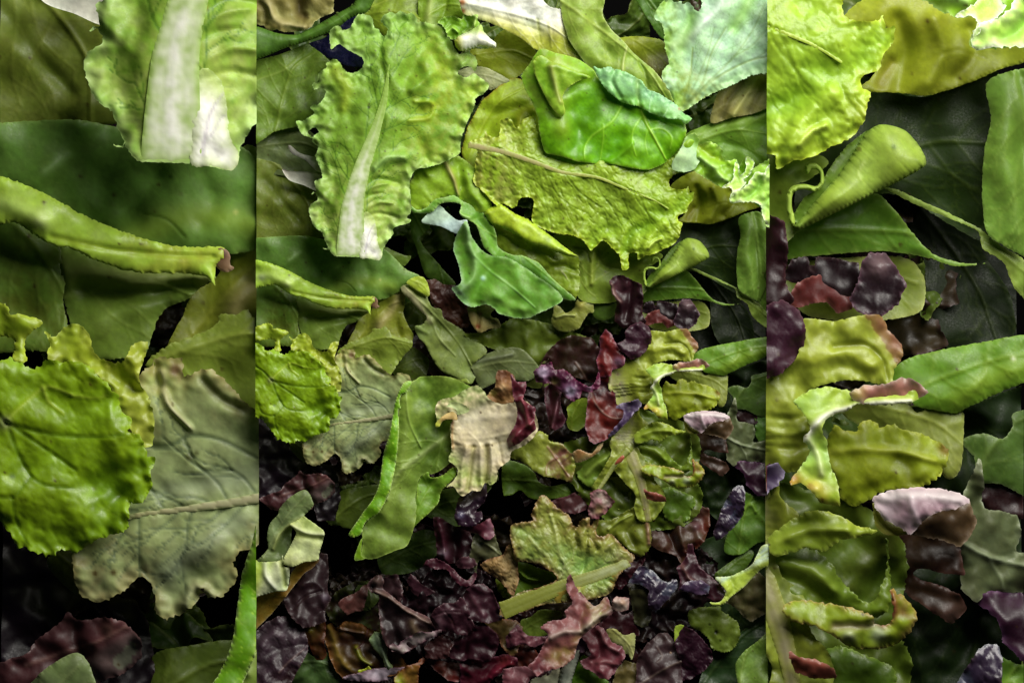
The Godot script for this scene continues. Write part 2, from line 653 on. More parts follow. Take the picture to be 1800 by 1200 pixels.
# a midrib: [points, width at the base, width at the tip, height, colour, colour at the tip]
func rib(L: Dictionary, r: Array) -> void:
	var line := smooth_line(r[0], false, 6.0)
	var a := PackedVector2Array()
	var b := PackedVector2Array()
	for i in line.size():
		var t := (line[mini(i + 1, line.size() - 1)] - line[maxi(i - 1, 0)]).normalized()
		var w: float = lerpf(r[1], r[2], float(i) / (line.size() - 1)) * 0.5
		a.append(line[i] + Vector2(t.y, -t.x) * w)
		b.append(line[i] - Vector2(t.y, -t.x) * w)
	b.reverse()
	a.append_array(b)
	var ends := PackedVector2Array([line[int(line.size() * 0.3)], line[line.size() - 1]])
	var fib := []
	for k in (5 if r[1] > 30.0 else 0):                  # fibres that run along it
		var off := (k - 2) * 0.19
		var f := PackedVector2Array()
		for i in line.size():
			var t := (line[mini(i + 1, line.size() - 1)] - line[maxi(i - 1, 0)]).normalized()
			f.append(line[i] + Vector2(t.y, -t.x) * off * lerpf(r[1], r[2], float(i) / (line.size() - 1)))
		fib.append([f, maxf(r[1] * 0.045, 0.9), 0.6, -0.35 if k % 2 else 0.3, r[5] if k % 2 else r[4], 0.12])
	part(L, "midrib", 0.3, a, "plain", r[4], {"crest": crest(L.S, r[0]), "dome": [r[3], maxf(r[1] * 0.45, 2.0)], "wob": [0.0, 1.0], "und": [0.5, 9.0], "tooth": [0.0, 9.0], "g": [[ends, r[5]]], "s": fib, "mott": 0.035, "mat": L.mat, "e": L.hex, "ew": maxf(r[1] * (0.17 if r.size() < 7 else 0.22), 1.4), "ea": 0.85})


func material(nm: String, rough: float, spec: float, back: float, bump: float, coat: float) -> StandardMaterial3D:
	var m := StandardMaterial3D.new()
	m.resource_name = nm
	m.vertex_color_use_as_albedo = true
	m.vertex_color_is_srgb = true
	m.roughness = minf(1.0, rough * 1.45)
	m.roughness_texture = patches
	m.roughness_texture_channel = BaseMaterial3D.TEXTURE_CHANNEL_RED
	m.metallic_specular = spec
	if back > 0.0:
		m.backlight_enabled = true
		m.backlight = Color(back, back, back * 0.6).linear_to_srgb()
	if coat > 0.0:
		m.clearcoat_enabled = true
		m.clearcoat = coat
		m.clearcoat_roughness = 0.3
	m.normal_enabled = true
	m.normal_texture = grain
	m.normal_scale = bump
	m.uv1_triplanar = true
	m.uv1_world_triplanar = true
	m.uv1_scale = Vector3.ONE * 27.0
	return m


var grain: ImageTexture
var patches: ImageTexture


func make_grain() -> void:
	# fine pitted relief of a leaf's skin: three sizes of seamless noise, as a normal map
	var im := Image.create(512, 512, false, Image.FORMAT_L8)
	var f := FastNoiseLite.new()
	f.seed = 5
	f.noise_type = FastNoiseLite.TYPE_CELLULAR
	f.frequency = 0.045
	f.cellular_return_type = FastNoiseLite.RETURN_DISTANCE
	var a := f.get_seamless_image(512, 512)
	var g := FastNoiseLite.new()
	g.seed = 8
	g.frequency = 0.03
	g.fractal_octaves = 4
	var b := g.get_seamless_image(512, 512)
	for y in 512:
		for x in 512:
			var v := 0.45 * (1.0 - a.get_pixel(x, y).r) + 0.55 * b.get_pixel(x, y).r
			im.set_pixel(x, y, Color(v, v, v))
	# where the skin is shinier and where it is dull
	var pm := Image.create(512, 512, false, Image.FORMAT_RGBA8)
	for y in 512:
		for x in 512:
			var v := clampf(0.70 + 0.55 * (b.get_pixel(x, (y + 131) % 512).r - 0.5) + 0.25 * (a.get_pixel((x + 77) % 512, y).r - 0.5), 0.45, 1.0)
			pm.set_pixel(x, y, Color(v, v, v))
	patches = ImageTexture.create_from_image(pm)
	im.convert(Image.FORMAT_RGBA8)
	im.bump_map_to_normal_map(5.0)
	grain = ImageTexture.create_from_image(im)


func _ready() -> void:
	var cam := Camera3D.new()
	cam.name = "camera"
	cam.position = Vector3(0, 6.0, 0)
	cam.rotation_degrees = Vector3(-90, 0, 0)
	cam.fov = rad_to_deg(2.0 * atan(0.3 / (6.0 - MID_H * PX)))
	cam.near = 0.5
	cam.far = 40.0
	cam.current = true
	add_child(cam)

	var env := Environment.new()
	env.background_mode = Environment.BG_COLOR
	env.background_color = Color(0.55, 0.62, 0.75)
	env.background_energy_multiplier = 0.022
	env.tonemap_mode = Environment.TONE_MAPPER_LINEAR
	env.tonemap_exposure = 1.12
	env.sdfgi_enabled = true
	env.ssao_enabled = true
	env.ssil_enabled = true
	var we := WorldEnvironment.new()
	we.name = "surroundings"
	we.environment = env
	add_child(we)

	# the window that lights the heap: high, beyond the upper edge of the picture and a little to its right
	var window := AreaLight3D.new()
	window.name = "window_light"
	window.area_size = Vector2(1.1, 0.9)
	window.light_color = Color(1.0, 0.985, 0.95)
	window.light_energy = 3.2
	window.shadow_enabled = true
	window.area_range = 6.0
	add_child(window)
	window.look_at_from_position(Vector3(0.52, 0.80, -0.88), Vector3(0.0, 0.0, 0.05))

	nz.seed = 11
	nz.frequency = 1.0
	nz.fractal_octaves = 2
	nz.noise_type = FastNoiseLite.TYPE_SIMPLEX_SMOOTH
	cellular.seed = 3
	cellular.frequency = 1.0
	cellular.noise_type = FastNoiseLite.TYPE_CELLULAR
	cellular.cellular_return_type = FastNoiseLite.RETURN_DISTANCE2_SUB
	cellular.cellular_distance_function = FastNoiseLite.DISTANCE_EUCLIDEAN
	make_grain()
	mats.green = material("green leaf", 0.5, 0.45, 0.34, 0.10, 0.0)
	mats.wet = material("glossy leaf", 0.44, 0.5, 0.34, 0.10, 0.05)
	mats.pale = material("pale leaf", 0.5, 0.45, 0.42, 0.08, 0.0)
	mats.red = material("red leaf", 0.47, 0.47, 0.2, 0.1, 0.0)
	mats.shiny = material("shiny red leaf", 0.36, 0.55, 0.12, 0.06, 0.1)
	mats.dry = material("wilted leaf", 0.6, 0.4, 0.2, 0.2, 0.0)
	mats.plastic = material("plastic", 0.3, 0.5, 0.0, 0.1, 0.0)

	var floor_mesh := BoxMesh.new()
	floor_mesh.size = Vector3(2.4, 0.02, 2.0)
	var ground := MeshInstance3D.new()
	ground.name = "ground"
	ground.mesh = floor_mesh
	ground.position = Vector3(0, -0.2, 0)
	var gm := StandardMaterial3D.new()
	gm.albedo_color = Color(0.03, 0.03, 0.03)
	gm.roughness = 1.0
	gm.metallic_specular = 0.0
	ground.material_override = gm
	ground.set_meta("kind", "structure")
	ground.set_meta("label", "dark ground under the heap of lettuce leaves")
	add_child(ground)

	upper_heap()
	middle_heap()
	lower_heap()
	red_heap()
	deep_leaves()
	print("triangles ", tris)


func upper_heap() -> void:
	# --- upper left
	leaf("wilted_leaf", "crumpled olive brown leaf at the top corner beside the dark stem", 20, q(1, [-40, -60, -40, 160, 50, 168, 75, 205, 105, 215, 132, 196, 200, 216, 330, 206, 390, 175, 402, 148, 460, 110, 535, 80, 540, -60]), "oak", "8e8a50", {"m": "6e6a38", "dome": [8.0, 14.0], "mat": "dry", "s": [[q(1, [60, -20, 110, 100, 190, 160, 330, 190]), 9, 6, 10.0, "b0a878", 0.7], [q(1, [300, -40, 300, 80, 330, 110]), 12, 8, -22.0, "3a3018", 0.6], [q(1, [10, 20, 60, 60, 55, 160]), 6, 5, -9.0]]})
	leaf("green_leaf", "dark green rolled stem lying from the top edge to the left edge", 26, q(1, [-40, 190, 150, 230, 270, 240, 390, 190, 560, 95, 680, 25, 720, -60, 840, -60, 825, 5, 770, 85, 660, 125, 560, 200, 400, 272, 200, 335, -40, 410]), "plain", "47702f", {"roll": [16.0, 16.0], "und": [1.5, 40.0]})
	leaf("green_leaf", "large flat dark green leaf at the left edge under the rolled stem", 8, q(1, [-40, 440, 60, 400, 170, 372, 350, 300, 390, 320, 480, 390, 530, 450, 540, 560, 520, 680, 470, 760, 420, 840, 300, 880, 130, 920, -40, 1000]), "smooth", "6c8c3a", {"t": [-0.02, 0.1], "dome": [5.0, 10.0], "m": "5a7c30", "g": [[q(1, [200, 500, 560, 700]), "42621f"]], "s": [[q(1, [-20, 560, 200, 480, 330, 350]), 3, 1.5, 1.2, "8aa458", 0.5], [q(1, [120, 400, 200, 470, 260, 520]), 2, 1, 0.8, "8aa458", 0.4]]})
	leaf("green_leaf", "dull grey green leaf below the large flat dark leaf", -6, q(1, [-40, 990, 100, 920, 280, 880, 345, 900, 420, 960, 470, 1090, 470, 1250, 200, 1230, -40, 1180]), "smooth", "6f8052", {"dome": [4.0, 10.0], "t": [0.0, 0.08]})
	leaf("green_leaf", "dull olive leaf left of the white stalk with soft creases", 2, q(3, [-40, -75, 100, -70, 200, -30, 300, 0, 420, 120, 520, 250, 520, 440, 380, 470, 0, 485, -40, 480]), "smooth", "7d8c40", {"m": "62762f", "t": [0.0, 0.06], "dome": [5.0, 12.0], "s": [[q(3, [60, 60, 200, 250, 310, 360]), 10, 6, -6.0, "4f6426", 0.4], [q(3, [0, 130, 140, 210, 240, 330]), 12, 8, 4.0]]})
	var b7 := leaf("plastic_liner", "dark blue plastic liner showing between the leaves near the top", -18, q(1, [360, 300, 470, 255, 560, 190, 680, 100, 840, 130, 960, 260, 800, 420, 760, 460, 620, 450, 560, 410, 410, 375]), "plain", "1a1a38", {"mat": "plastic", "und": [6.0, 22.0], "dome": [6.0, 14.0]})
	for v in b7.roots:
		b7.roots[v].set_meta("category", "plastic liner")
		b7.roots[v].set_meta("group", "")
	leaf("wilted_leaf", "thin white curled strip of stalk beside the tall ruffled leaf", 34, q(1, [222, 1022, 240, 1020, 300, 1070, 400, 1100, 470, 1110, 480, 1190, 430, 1205, 345, 1125, 245, 1075]), "plain", "c9c8bd", {"dome": [8.0, 8.0], "t": [0.1, 0.0], "mat": "pale"})
	leaf("wilted_leaf", "cupped white stalk chip touching the tall ruffled leaf", 30, q(3, [182, -10, 240, 0, 380, 8, 480, 45, 470, 100, 425, 138, 330, 100, 228, 62]), "plain", "c4c3b4", {"dome": [-9.0, 12.0], "e": "e2e2d8", "ew": 2.0, "mat": "pale", "b": [[q(3, [470, 40]), 3.0, "5a3a20", 0.8, 0.0]]})
	leaf("green_leaf", "olive green leaf behind the crown of the tall ruffled leaf", 4, q(1, [720, 130, 800, 50, 830, -60, 1190, -60, 1200, 190, 1100, 260, 900, 250, 820, 190]), "smooth", "6b8428", {"t": [0.05, 0.12], "m": "6d8a2a", "dome": [6.0, 10.0], "s": [[q(1, [760, 60, 850, 20, 940, -20]), 2, 1, 1.0, "a4b45c", 0.5]]})
	leaf("green_leaf", "green leaf with a pale rib standing behind the small frilly curl", 10, q(1, [1165, -60, 1450, -60, 1462, 110, 1380, 150, 1290, 190, 1160, 190]), "smooth", "6f922c", {"dome": [8.0, 12.0], "m": "5e8426", "s": [[q(1, [1215, 200, 1210, 90, 1230, -40]), 8, 6, 5.0, "a9ba78", 0.7], [q(1, [1290, 150, 1330, 60, 1340, -30]), 5, 4, -4.0]]})
	leaf("green_leaf", "yellow green leaf in shade behind the pale stalk piece", 0, q(1, [1510, 340, 1640, 330, 1690, 240, 1760, 200, 1880, 260, 1960, 340, 1970, 430, 1890, 490, 1800, 560, 1770, 560, 1690, 500, 1600, 470, 1530, 430]), "smooth", "8f9c30", {"dome": [8.0, 16.0], "m": "75882a"})
	leaf("wilted_leaf", "pale grey green scrap between the ruffled leaf and the yellow leaf", 6, q(1, [1415, 505, 1480, 470, 1600, 465, 1740, 530, 1780, 565, 1650, 625, 1600, 600, 1530, 570]), "smooth", "9aa378", {"dome": [5.0, 8.0]})
	leaf("green_leaf", "yellow green leaf with a brown margin behind the bright translucent leaf", 18, q(1, [1810, 540, 1720, 590, 1640, 660, 1590, 700, 1540, 790, 1490, 880, 1462, 980, 1445, 1070, 1480, 1150, 1540, 1200, 1700, 1180, 1960, 1050, 2020, 940, 2000, 780, 1950, 640, 1880, 560]), "smooth", "98b432", {"e": "8a6a30", "ew": 1.6, "ea": 0.9, "t": [0.0, 0.12], "dome": [10.0, 14.0], "m": "88aa2a", "s": [[q(1, [1560, 1000, 1700, 800, 1900, 760]), 14, 10, -10.0], [q(1, [1840, 880, 1880, 780, 1950, 770]), 9, 8, 9.0, "b4bc3c", 0.5], [q(1, [1680, 1060, 1760, 960, 1800, 860]), 10, 8, -9.0, "5a7820", 0.3]]})
	var b10 := leaf("green_leaf", "white based stalk piece fading to yellow green at the top", 58, q(1, [1440, -60, 1440, 50, 1462, 98, 1530, 125, 1650, 165, 1800, 235, 1885, 285, 1960, 345, 2045, 375, 2120, 405, 2190, 412, 2280, 420, 2250, 340, 2185, 220, 2152, 130, 2165, 75, 2060, 45, 1950, -60]), "smooth", "e4e6da", {"g": [[q(1, [1900, 90, 1860, 270]), "b8bc58"], [q(1, [1950, 260, 2000, 400]), "98a43a"]], "t": [-0.02, -0.05], "dome": [6.0, 10.0], "mat": "pale", "nc": "d0cfae", "s": [[q(1, [1500, 30, 1700, 60, 1950, 130]), 8, 4, 3.0], [q(1, [1520, 80, 1700, 130, 2000, 220]), 5, 4, -3.0, "c9c9a0", 0.3], [q(1, [1980, 140, 2000, 300]), 3, 2, -1.6, "8a9838", 0.4], [q(1, [2060, 160, 2080, 330]), 3, 2, 1.6, "c8cc80", 0.4]], "b": [[q(1, [1450, 20]), 5.0, "a86030", 0.8, 0.0], [q(1, [1455, 80]), 4.0, "905028", 0.7, 0.0]]})
	var b11 := leaf("frilly_leaf", "small curled green frill beside the tip of the tall ruffled leaf", 66, q(1, [1285, 155, 1330, 125, 1390, 118, 1440, 142, 1462, 108, 1510, 118, 1556, 104, 1562, 160, 1580, 210, 1500, 240, 1440, 262, 1400, 280, 1362, 270, 1335, 225, 1320, 190]), "crisp", "62962a", {"ruf": [10.0, 18.0, 12.0], "dome": [-6.0, 12.0], "e": "b8d890", "ew": 1.6, "s": [[q(1, [1340, 230, 1380, 200, 1420, 230]), 4, 3, 10.0, "a0d070", 0.7], [q(1, [1470, 120, 1500, 190, 1450, 250]), 8, 6, -12.0, "2c5410", 0.4], [q(1, [1545, 120, 1530, 190, 1460, 240]), 3, 3, 8.0, "c8e098", 0.6]]})
	part(b11, "pale_curled_tip", 82, q(1, [1580, 180, 1600, 225, 1640, 270, 1688, 312, 1680, 342, 1580, 332, 1500, 352, 1432, 362, 1396, 302, 1420, 265, 1500, 225]), "smooth", "e4ecd8", {"roll": [8.0, 12.0], "g": [[q(1, [1480, 310, 1400, 330]), "b8c050"], [q(1, [1560, 270, 1560, 210]), "a8c878"]], "dome": [14.0, 14.0], "mat": "pale"})
	# --- the tall ruffled leaf
	var tall := leaf("frilly_leaf", "tall ruffled green leaf with a broad white stalk cut straight at its base", 74, q(1, [520, 235, 545, 200, 580, 185, 610, 215, 660, 205, 690, 150, 715, 110, 745, 105, 775, 112, 805, 118, 824, 150, 832, 195, 865, 215, 890, 255, 920, 250, 926, 210, 902, 180, 878, 150, 900, 115, 945, 88, 985, 100, 1020, 80, 1055, 105, 1100, 95, 1135, 140, 1120, 160, 1190, 160, 1240, 175, 1300, 165, 1335, 195, 1342, 250, 1375, 300, 1400, 350, 1440, 390, 1475, 368, 1540, 400, 1556, 460, 1540, 502, 1500, 470, 1440, 480, 1420, 522, 1480, 548, 1530, 520, 1570, 545, 1605, 570, 1640, 602, 1600, 660, 1545, 690, 1538, 740, 1500, 830, 1470, 900, 1440, 990, 1432, 1075, 1400, 1100, 1350, 1130, 1240, 1170, 1120, 1200, 1080, 1290, 1090, 1400, 1090, 1490, 1060, 1530, 1090, 1548, 1075, 1570, 1020, 1582, 960, 1612, 968, 1640, 930, 1690, 900, 1740, 868, 1824, 780, 1815, 700, 1806, 560, 1800, 520, 1760, 470, 1745, 520, 1750, 490, 1700, 472, 1640, 412, 1590, 376, 1490, 392, 1440, 440, 1400, 410, 1352, 392, 1370, 430, 1345, 416, 1280, 470, 1250, 440, 1150, 420, 1100, 442, 1040, 400, 1000, 412, 960, 442, 935, 420, 900, 362, 930, 400, 972, 330, 950, 296, 892, 286, 856, 340, 850, 400, 812, 416, 790, 386, 762, 400, 742, 440, 742, 480, 692, 492, 640, 452, 622, 412, 632, 400, 590, 440, 575, 446, 520, 500, 480, 496, 452, 560, 424, 600, 460, 640, 512, 690, 515, 740, 490, 762, 440, 746, 410, 690, 376, 640, 350, 590, 314, 552, 340, 530, 350]), "crisp", "78a63e", {"tooth": [1.3, 9.0], "ruf": [17.0, 34.0, 18.0], "t": [-0.03, 0.02], "e": "b4d89c", "ew": 12.0, "ea": 0.55, "m": "6a9a38", "net": [17.0, 2.0, 0.12], "nc": "48752a",
		"g": [[q(1, [930, 700, 1300, 760]), "a0b838"], [q(3, [650, -300, 660, 350]), "b4c86c"]],
		"mid": q(1, [700, 1790, 720, 1400, 780, 1060, 870, 840, 930, 600, 945, 330]), "veins": [8, 42.0, 66.0, 1.3, -1.0, "3c6a24", 0.62],
		"s": [[q(1, [668, 1806, 674, 1600, 685, 1440, 725, 1270, 775, 1110, 850, 900, 905, 700, 938, 480]), 46, 60, 22.0], [q(1, [560, 500, 640, 620, 620, 760]), 16, 10, 8.0, "a4b838", 0.5], [q(1, [1180, 460, 1240, 620, 1180, 740]), 12, 8, 6.0], [q(1, [1120, 720, 1240, 730, 1220, 830, 1080, 850]), 4, 5, 5.0, "a8bc34", 0.4], [q(1, [1290, 190, 1180, 330, 1060, 560]), 22, 14, -14.0], [q(1, [1390, 330, 1280, 480, 1100, 640]), 15, 8, 8.0], [q(1, [880, 280, 880, 420, 910, 560]), 8, 6, -8.0],
			[q(1, [840, 1180, 930, 1110, 1040, 1110]), 9, 8, 11.0, "a8d490", 0.5], [q(3, [760, 110, 860, 60, 1000, 90]), 5, 5, -7.0], [q(3, [740, 190, 820, 120, 930, 90]), 4, 3, 4.0], [q(3, [720, 260, 790, 180, 890, 160]), 4, 3, -4.0], [q(3, [740, 300, 850, 230, 960, 230]), 4, 3, 4.0], [q(3, [740, 340, 860, 300, 1000, 330]), 4, 3, -3.5], [q(3, [540, 590, 500, 300, 560, 0]), 16, 12, -6.0]],
		"b": [[q(1, [797, 760]), 2.2, "2c3c18", 0.9, 0.0], [q(3, [775, 90]), 3.0, "a86a40", 0.7, 0.0], [q(1, [815, 460]), 2.0, "3c5420", 0.8, 0.0]]}, [[q(1, [668, 1806, 674, 1600, 685, 1440, 725, 1270, 775, 1110, 850, 900, 905, 700, 940, 460]), 52.0, 2.5, 5.0, "f2f2ea", "8cb45c", true]])
	part(tall, "stalk_web", 0, q(1, [735, 1812, 800, 1818, 868, 1828, 890, 1780, 860, 1720, 850, 1620, 835, 1540, 800, 1500, 762, 1500, 745, 1580, 735, 1700]), "crisp", "ecebe6", {"on": true, "dome": [3.0, 5.0], "e": "a8c07c", "ew": 5.0, "wob": [0.0, 1.0], "und": [1.4, 6.0], "ruf": [0.0, 1.0, 1.0], "tooth": [1.0, 6.0], "mott": 0.04, "net": [5.0, 1.4, 0.0], "nc": "b0a8b4", "g": [[q(1, [840, 1660, 900, 1560]), "a8c070"]], "s": [[q(1, [770, 1780, 800, 1640, 850, 1560]), 1.5, 1, -2.0, "a8a0b0", 0.5], [q(1, [800, 1720, 840, 1650, 870, 1640]), 1.2, 1, -1.5, "a8a0b0", 0.4]], "mat": "pale"})
	# --- upper middle
	leaf("green_leaf", "dark green leaf in the gap under the top edge", -20, q(2, [850, -60, 1090, -60, 1080, 260, 960, 120, 900, 20]), "smooth", "3c6424", {"dome": [6.0, 10.0]})
	leaf("green_leaf", "olive leaf in shade between the twisted leaf and the pale fan leaf", 2, q(2, [740, 275, 850, 248, 950, 252, 1065, 280, 1120, 380, 1140, 440, 1120, 560, 1040, 580, 930, 470, 850, 400]), "smooth", "7f8f2c", {"dome": [10.0, 18.0], "g": [[q(2, [900, 360, 950, 460]), "6a6a34"]]})
	leaf("green_leaf", "long twisted green leaf hanging from the top edge to the pale fan leaf", 66, q(2, [362, -60, 640, -60, 636, 90, 652, 140, 702, 215, 780, 290, 850, 370, 930, 440, 990, 490, 1040, 550, 1085, 605, 1112, 660, 1132, 712, 1126, 730, 1090, 700, 1030, 680, 940, 690, 800, 640, 660, 600, 560, 500, 452, 362, 400, 282, 380, 222, 352, 122]), "smooth", "87a14e", {"t": [0.02, 0.0], "dome": [4.0, 8.0], "m": "739440", "e": "b4c488", "ew": 2.0, "tooth": [0.5, 9.0], "g": [[q(2, [840, 420, 1090, 640]), "b9c29a"], [q(2, [480, 300, 560, 420]), "6f9638"]], "s": [[q(2, [775, 520, 785, 420, 810, 330]), 3, 2, 4.0, "b8c488", 0.7], [q(2, [950, 620, 935, 520, 900, 440]), 5, 3, -5.0, "5e7a30", 0.4], [q(2, [470, 60, 520, 240, 620, 420]), 18, 14, 7.0], [q(2, [590, 60, 590, 200, 680, 400]), 16, 12, -7.0]]})
	var bright := leaf("green_leaf", "broad bright green translucent leaf draped over the middle of the heap", 78, q(2, [66, 545, 78, 515, 112, 470, 200, 352, 300, 378, 400, 400, 480, 430, 575, 498, 600, 545, 700, 640, 860, 720, 1000, 760, 1140, 780, 1200, 840, 1216, 880, 1224, 930, 1214, 975, 1190, 1032, 1130, 1102, 1052, 1160, 960, 1195, 850, 1186, 780, 1172, 690, 1158, 600, 1152, 520, 1146, 450, 1135, 332, 1100, 240, 1080, 215, 1030, 192, 930, 180, 830, 142, 722, 92, 632]), "smooth", "56a012", {"mat": "wet", "t": [-0.03, -0.04], "dome": [9.0, 12.0], "m": "5fa41c", "e": "a8cc70", "ew": 1.5, "g": [[q(2, [420, 900, 140, 620]), "7ba23c"]], "net": [26.0, 1.4, 0.06],
		"s": [[q(2, [905, 770, 950, 880, 1010, 990, 1080, 1120]), 3.2, 1.5, 3.0, "a0d058", 0.8], [q(2, [780, 730, 700, 860, 560, 960, 510, 1040, 510, 1120]), 2.6, 1.5, 2.5, "8ccc48", 0.8], [q(2, [905, 830, 850, 920, 845, 1010, 870, 1100]), 1.8, 1.2, 2.0, "8ccc48", 0.75], [q(2, [980, 910, 1060, 910, 1120, 970, 1110, 1050]), 1.8, 1.2, 2.0, "8ccc48", 0.75], [q(2, [960, 860, 1060, 860, 1150, 890]), 1.5, 1, 1.5, "8ccc48", 0.7], [q(2, [640, 880, 640, 980, 620, 1130]), 1.7, 1.2, 1.8, "84c440", 0.7], [q(2, [950, 920, 935, 1000, 950, 1090]), 1.3, 1, 1.2, "84c440", 0.7], [q(2, [680, 1140, 800, 1060, 840, 1010]), 5, 4, 4.0, "68b428", 0.5],
			[q(2, [280, 470, 300, 620, 330, 760, 360, 900]), 22, 18, 15.0, "a0a050", 0.4], [q(2, [300, 460, 420, 500, 540, 540]), 20, 12, 13.0, "98b038", 0.4], [q(2, [340, 660, 450, 600, 570, 540]), 14, 10, -12.0], [q(2, [400, 800, 460, 920, 430, 1040]), 15, 15, -10.0, "3c7c10", 0.3], [q(2, [700, 680, 560, 820, 480, 900]), 20, 14, -12.0, "356c0c", 0.4], [q(2, [180, 600, 230, 800, 280, 1000]), 16, 16, 6.0], [q(2, [760, 1000, 700, 1080]), 16, 12, -6.0, "3c8c08", 0.4]]})
	part(bright, "folded_side", 101, q(2, [150, 440, 205, 400, 290, 450, 360, 470, 450, 510, 548, 548, 470, 575, 400, 618, 356, 680, 362, 740, 372, 800, 340, 830, 290, 780, 240, 700, 190, 600, 160, 520]), "smooth", "68a026", {"mat": "wet", "m": "7ca83a", "dome": [10.0, 16.0], "t": [-0.08, -0.05], "e": "a4b85c", "ew": 2.0, "g": [[q(2, [340, 700, 400, 900]), "66a020"]], "s": [[q(2, [270, 480, 300, 600, 340, 720]), 6, 5, 6.0, "b0a474", 0.45], [q(2, [300, 470, 420, 510, 520, 545]), 8, 5, 5.0]]})
	part(bright, "folded_rim", 92, q(2, [572, 478, 620, 490, 690, 478, 716, 512, 728, 492, 780, 510, 832, 530, 882, 560, 912, 578, 950, 632, 1020, 660, 1100, 710, 1160, 748, 1200, 800, 1258, 836, 1216, 878, 1180, 846, 1100, 840, 1000, 812, 930, 775, 880, 750, 830, 742, 770, 722, 700, 672, 648, 622, 606, 552]), "smooth", "8cc498", {"tooth": [1.2, 7.0], "dome": [8.0, 9.0], "m": "74b074", "ruf": [5.0, 18.0, 9.0], "g": [[q(2, [800, 600, 760, 700]), "5fa43c"]], "s": [[q(2, [880, 570, 880, 660, 890, 750]), 6, 4, -7.0, "7c9c50", 0.4], [q(2, [720, 500, 700, 580, 760, 690]), 5, 4, -6.0], [q(2, [960, 800, 970, 720, 990, 660]), 1.5, 1, 1.4, "b8e0b8", 0.6], [q(2, [1060, 830, 1090, 780]), 1.5, 1, 1.4, "b8e0b8", 0.6]], "b": [[q(2, [1175, 770]), 3.0, "a07048", 0.7, 0.0], [q(2, [1120, 710]), 2.5, "c8b8a8", 0.6, 0.0]]})
	# --- upper right
	leaf("wilted_leaf", "dull brown olive leaf with lengthwise ridges below the pale fan leaf", 22, q(2, [1405, 860, 1425, 720, 1460, 640, 1600, 560, 1860, 480, 1860, 720, 1780, 765, 1700, 795, 1550, 825]), "smooth", "8c8a58", {"mat": "dry", "dome": [7.0, 12.0], "m": "76743c", "s": [[q(2, [1480, 820, 1530, 700, 1640, 560]), 6, 5, -7.0, "4a4826", 0.5], [q(2, [1560, 810, 1640, 680, 1740, 540]), 6, 5, 7.0, "a8aa6c", 0.6], [q(2, [1680, 780, 1740, 660, 1800, 560]), 6, 5, -6.0, "4a4826", 0.4]]})
	leaf("green_leaf", "large smooth green leaf at the edge below the brown olive leaf", 12, q(2, [1222, 950, 1320, 892, 1440, 850, 1600, 812, 1860, 760, 1860, 1240, 1500, 1240, 1300, 1200, 1240, 1060]), "smooth", "67943a", {"dome": [6.0, 14.0], "t": [0.0, 0.03], "m": "588430", "s": [[q(2, [1280, 960, 1500, 880, 1780, 820]), 10, 8, 4.0, "7fa44c", 0.5], [q(2, [1500, 1000, 1640, 1040, 1760, 1130]), 8, 6, -5.0, "44701f", 0.4]]})
	leaf("green_leaf", "pale fan leaf with a yellow base and branching veins in the top corner", 70, q(2, [1005, 92, 1030, 52, 1066, 10, 1090, 22, 1110, 0, 1140, 22, 1192, 15, 1180, 42, 1240, 25, 1290, 80, 1312, 86, 1330, 50, 1340, 20, 1285, -60, 1860, -60, 1860, 485, 1700, 525, 1600, 570, 1500, 620, 1400, 662, 1300, 722, 1210, 782, 1178, 770, 1140, 722, 1110, 652, 1062, 572, 1060, 510, 1102, 440, 1086, 380, 1070, 290, 1070, 212, 1040, 160, 1004, 136]), "crisp", "add0ae", {"t": [0.0, 0.03], "ruf": [6.0, 22.0, 12.0], "m": "9cc89a", "mat": "pale", "net": [20.0, 1.6, 0.14], "nc": "7ca07c", "g": [[q(2, [1310, 460, 1230, 640]), "a8b44c"], [q(2, [1250, 240, 1080, 260]), "7cac48"]],
		"mid": q(2, [1190, 775, 1300, 560, 1500, 330, 1640, 160, 1750, -20]), "veins": [3, 24.0, 85.0, 1.0, -0.6, "6a9860", 0.4], "s": [[q(2, [1205, 770, 1360, 600, 1560, 400, 1700, 200, 1780, 20]), 2.2, 1.2, -1.4, "7c9c68", 0.6], [q(2, [1200, 760, 1300, 560, 1380, 360, 1420, 200]), 2.0, 1.2, -1.4, "7c9c68", 0.55], [q(2, [1380, 580, 1560, 480, 1700, 420, 1840, 330]), 1.6, 1.0, -1.0, "7c9c68", 0.5], [q(2, [1560, 400, 1680, 330, 1800, 200]), 1.6, 1.0, -1.0, "7c9c68", 0.5], [q(2, [1185, 765, 1250, 540, 1270, 340]), 2.4, 1.4, -2.0, "7c9850", 0.6], [q(2, [1195, 770, 1330, 600, 1400, 380, 1500, 200]), 2.4, 1.4, -2.0, "7c9860", 0.6], [q(2, [1200, 775, 1400, 580, 1640, 440, 1800, 400]), 2.6, 1.6, -2.2, "7c9860", 0.6], [q(2, [1150, 330, 1280, 220, 1420, 90, 1480, -20]), 12, 9, 10.0, "e0f2e4", 0.6], [q(2, [1180, 330, 1240, 200, 1260, 110]), 14, 10, -12.0, "5f9a30", 0.5], [q(2, [1560, 190, 1620, 100, 1680, -20]), 12, 12, -12.0, "78b058", 0.6], [q(2, [1400, 660, 1600, 540, 1840, 460]), 12, 10, -8.0, "98c888", 0.4]]})
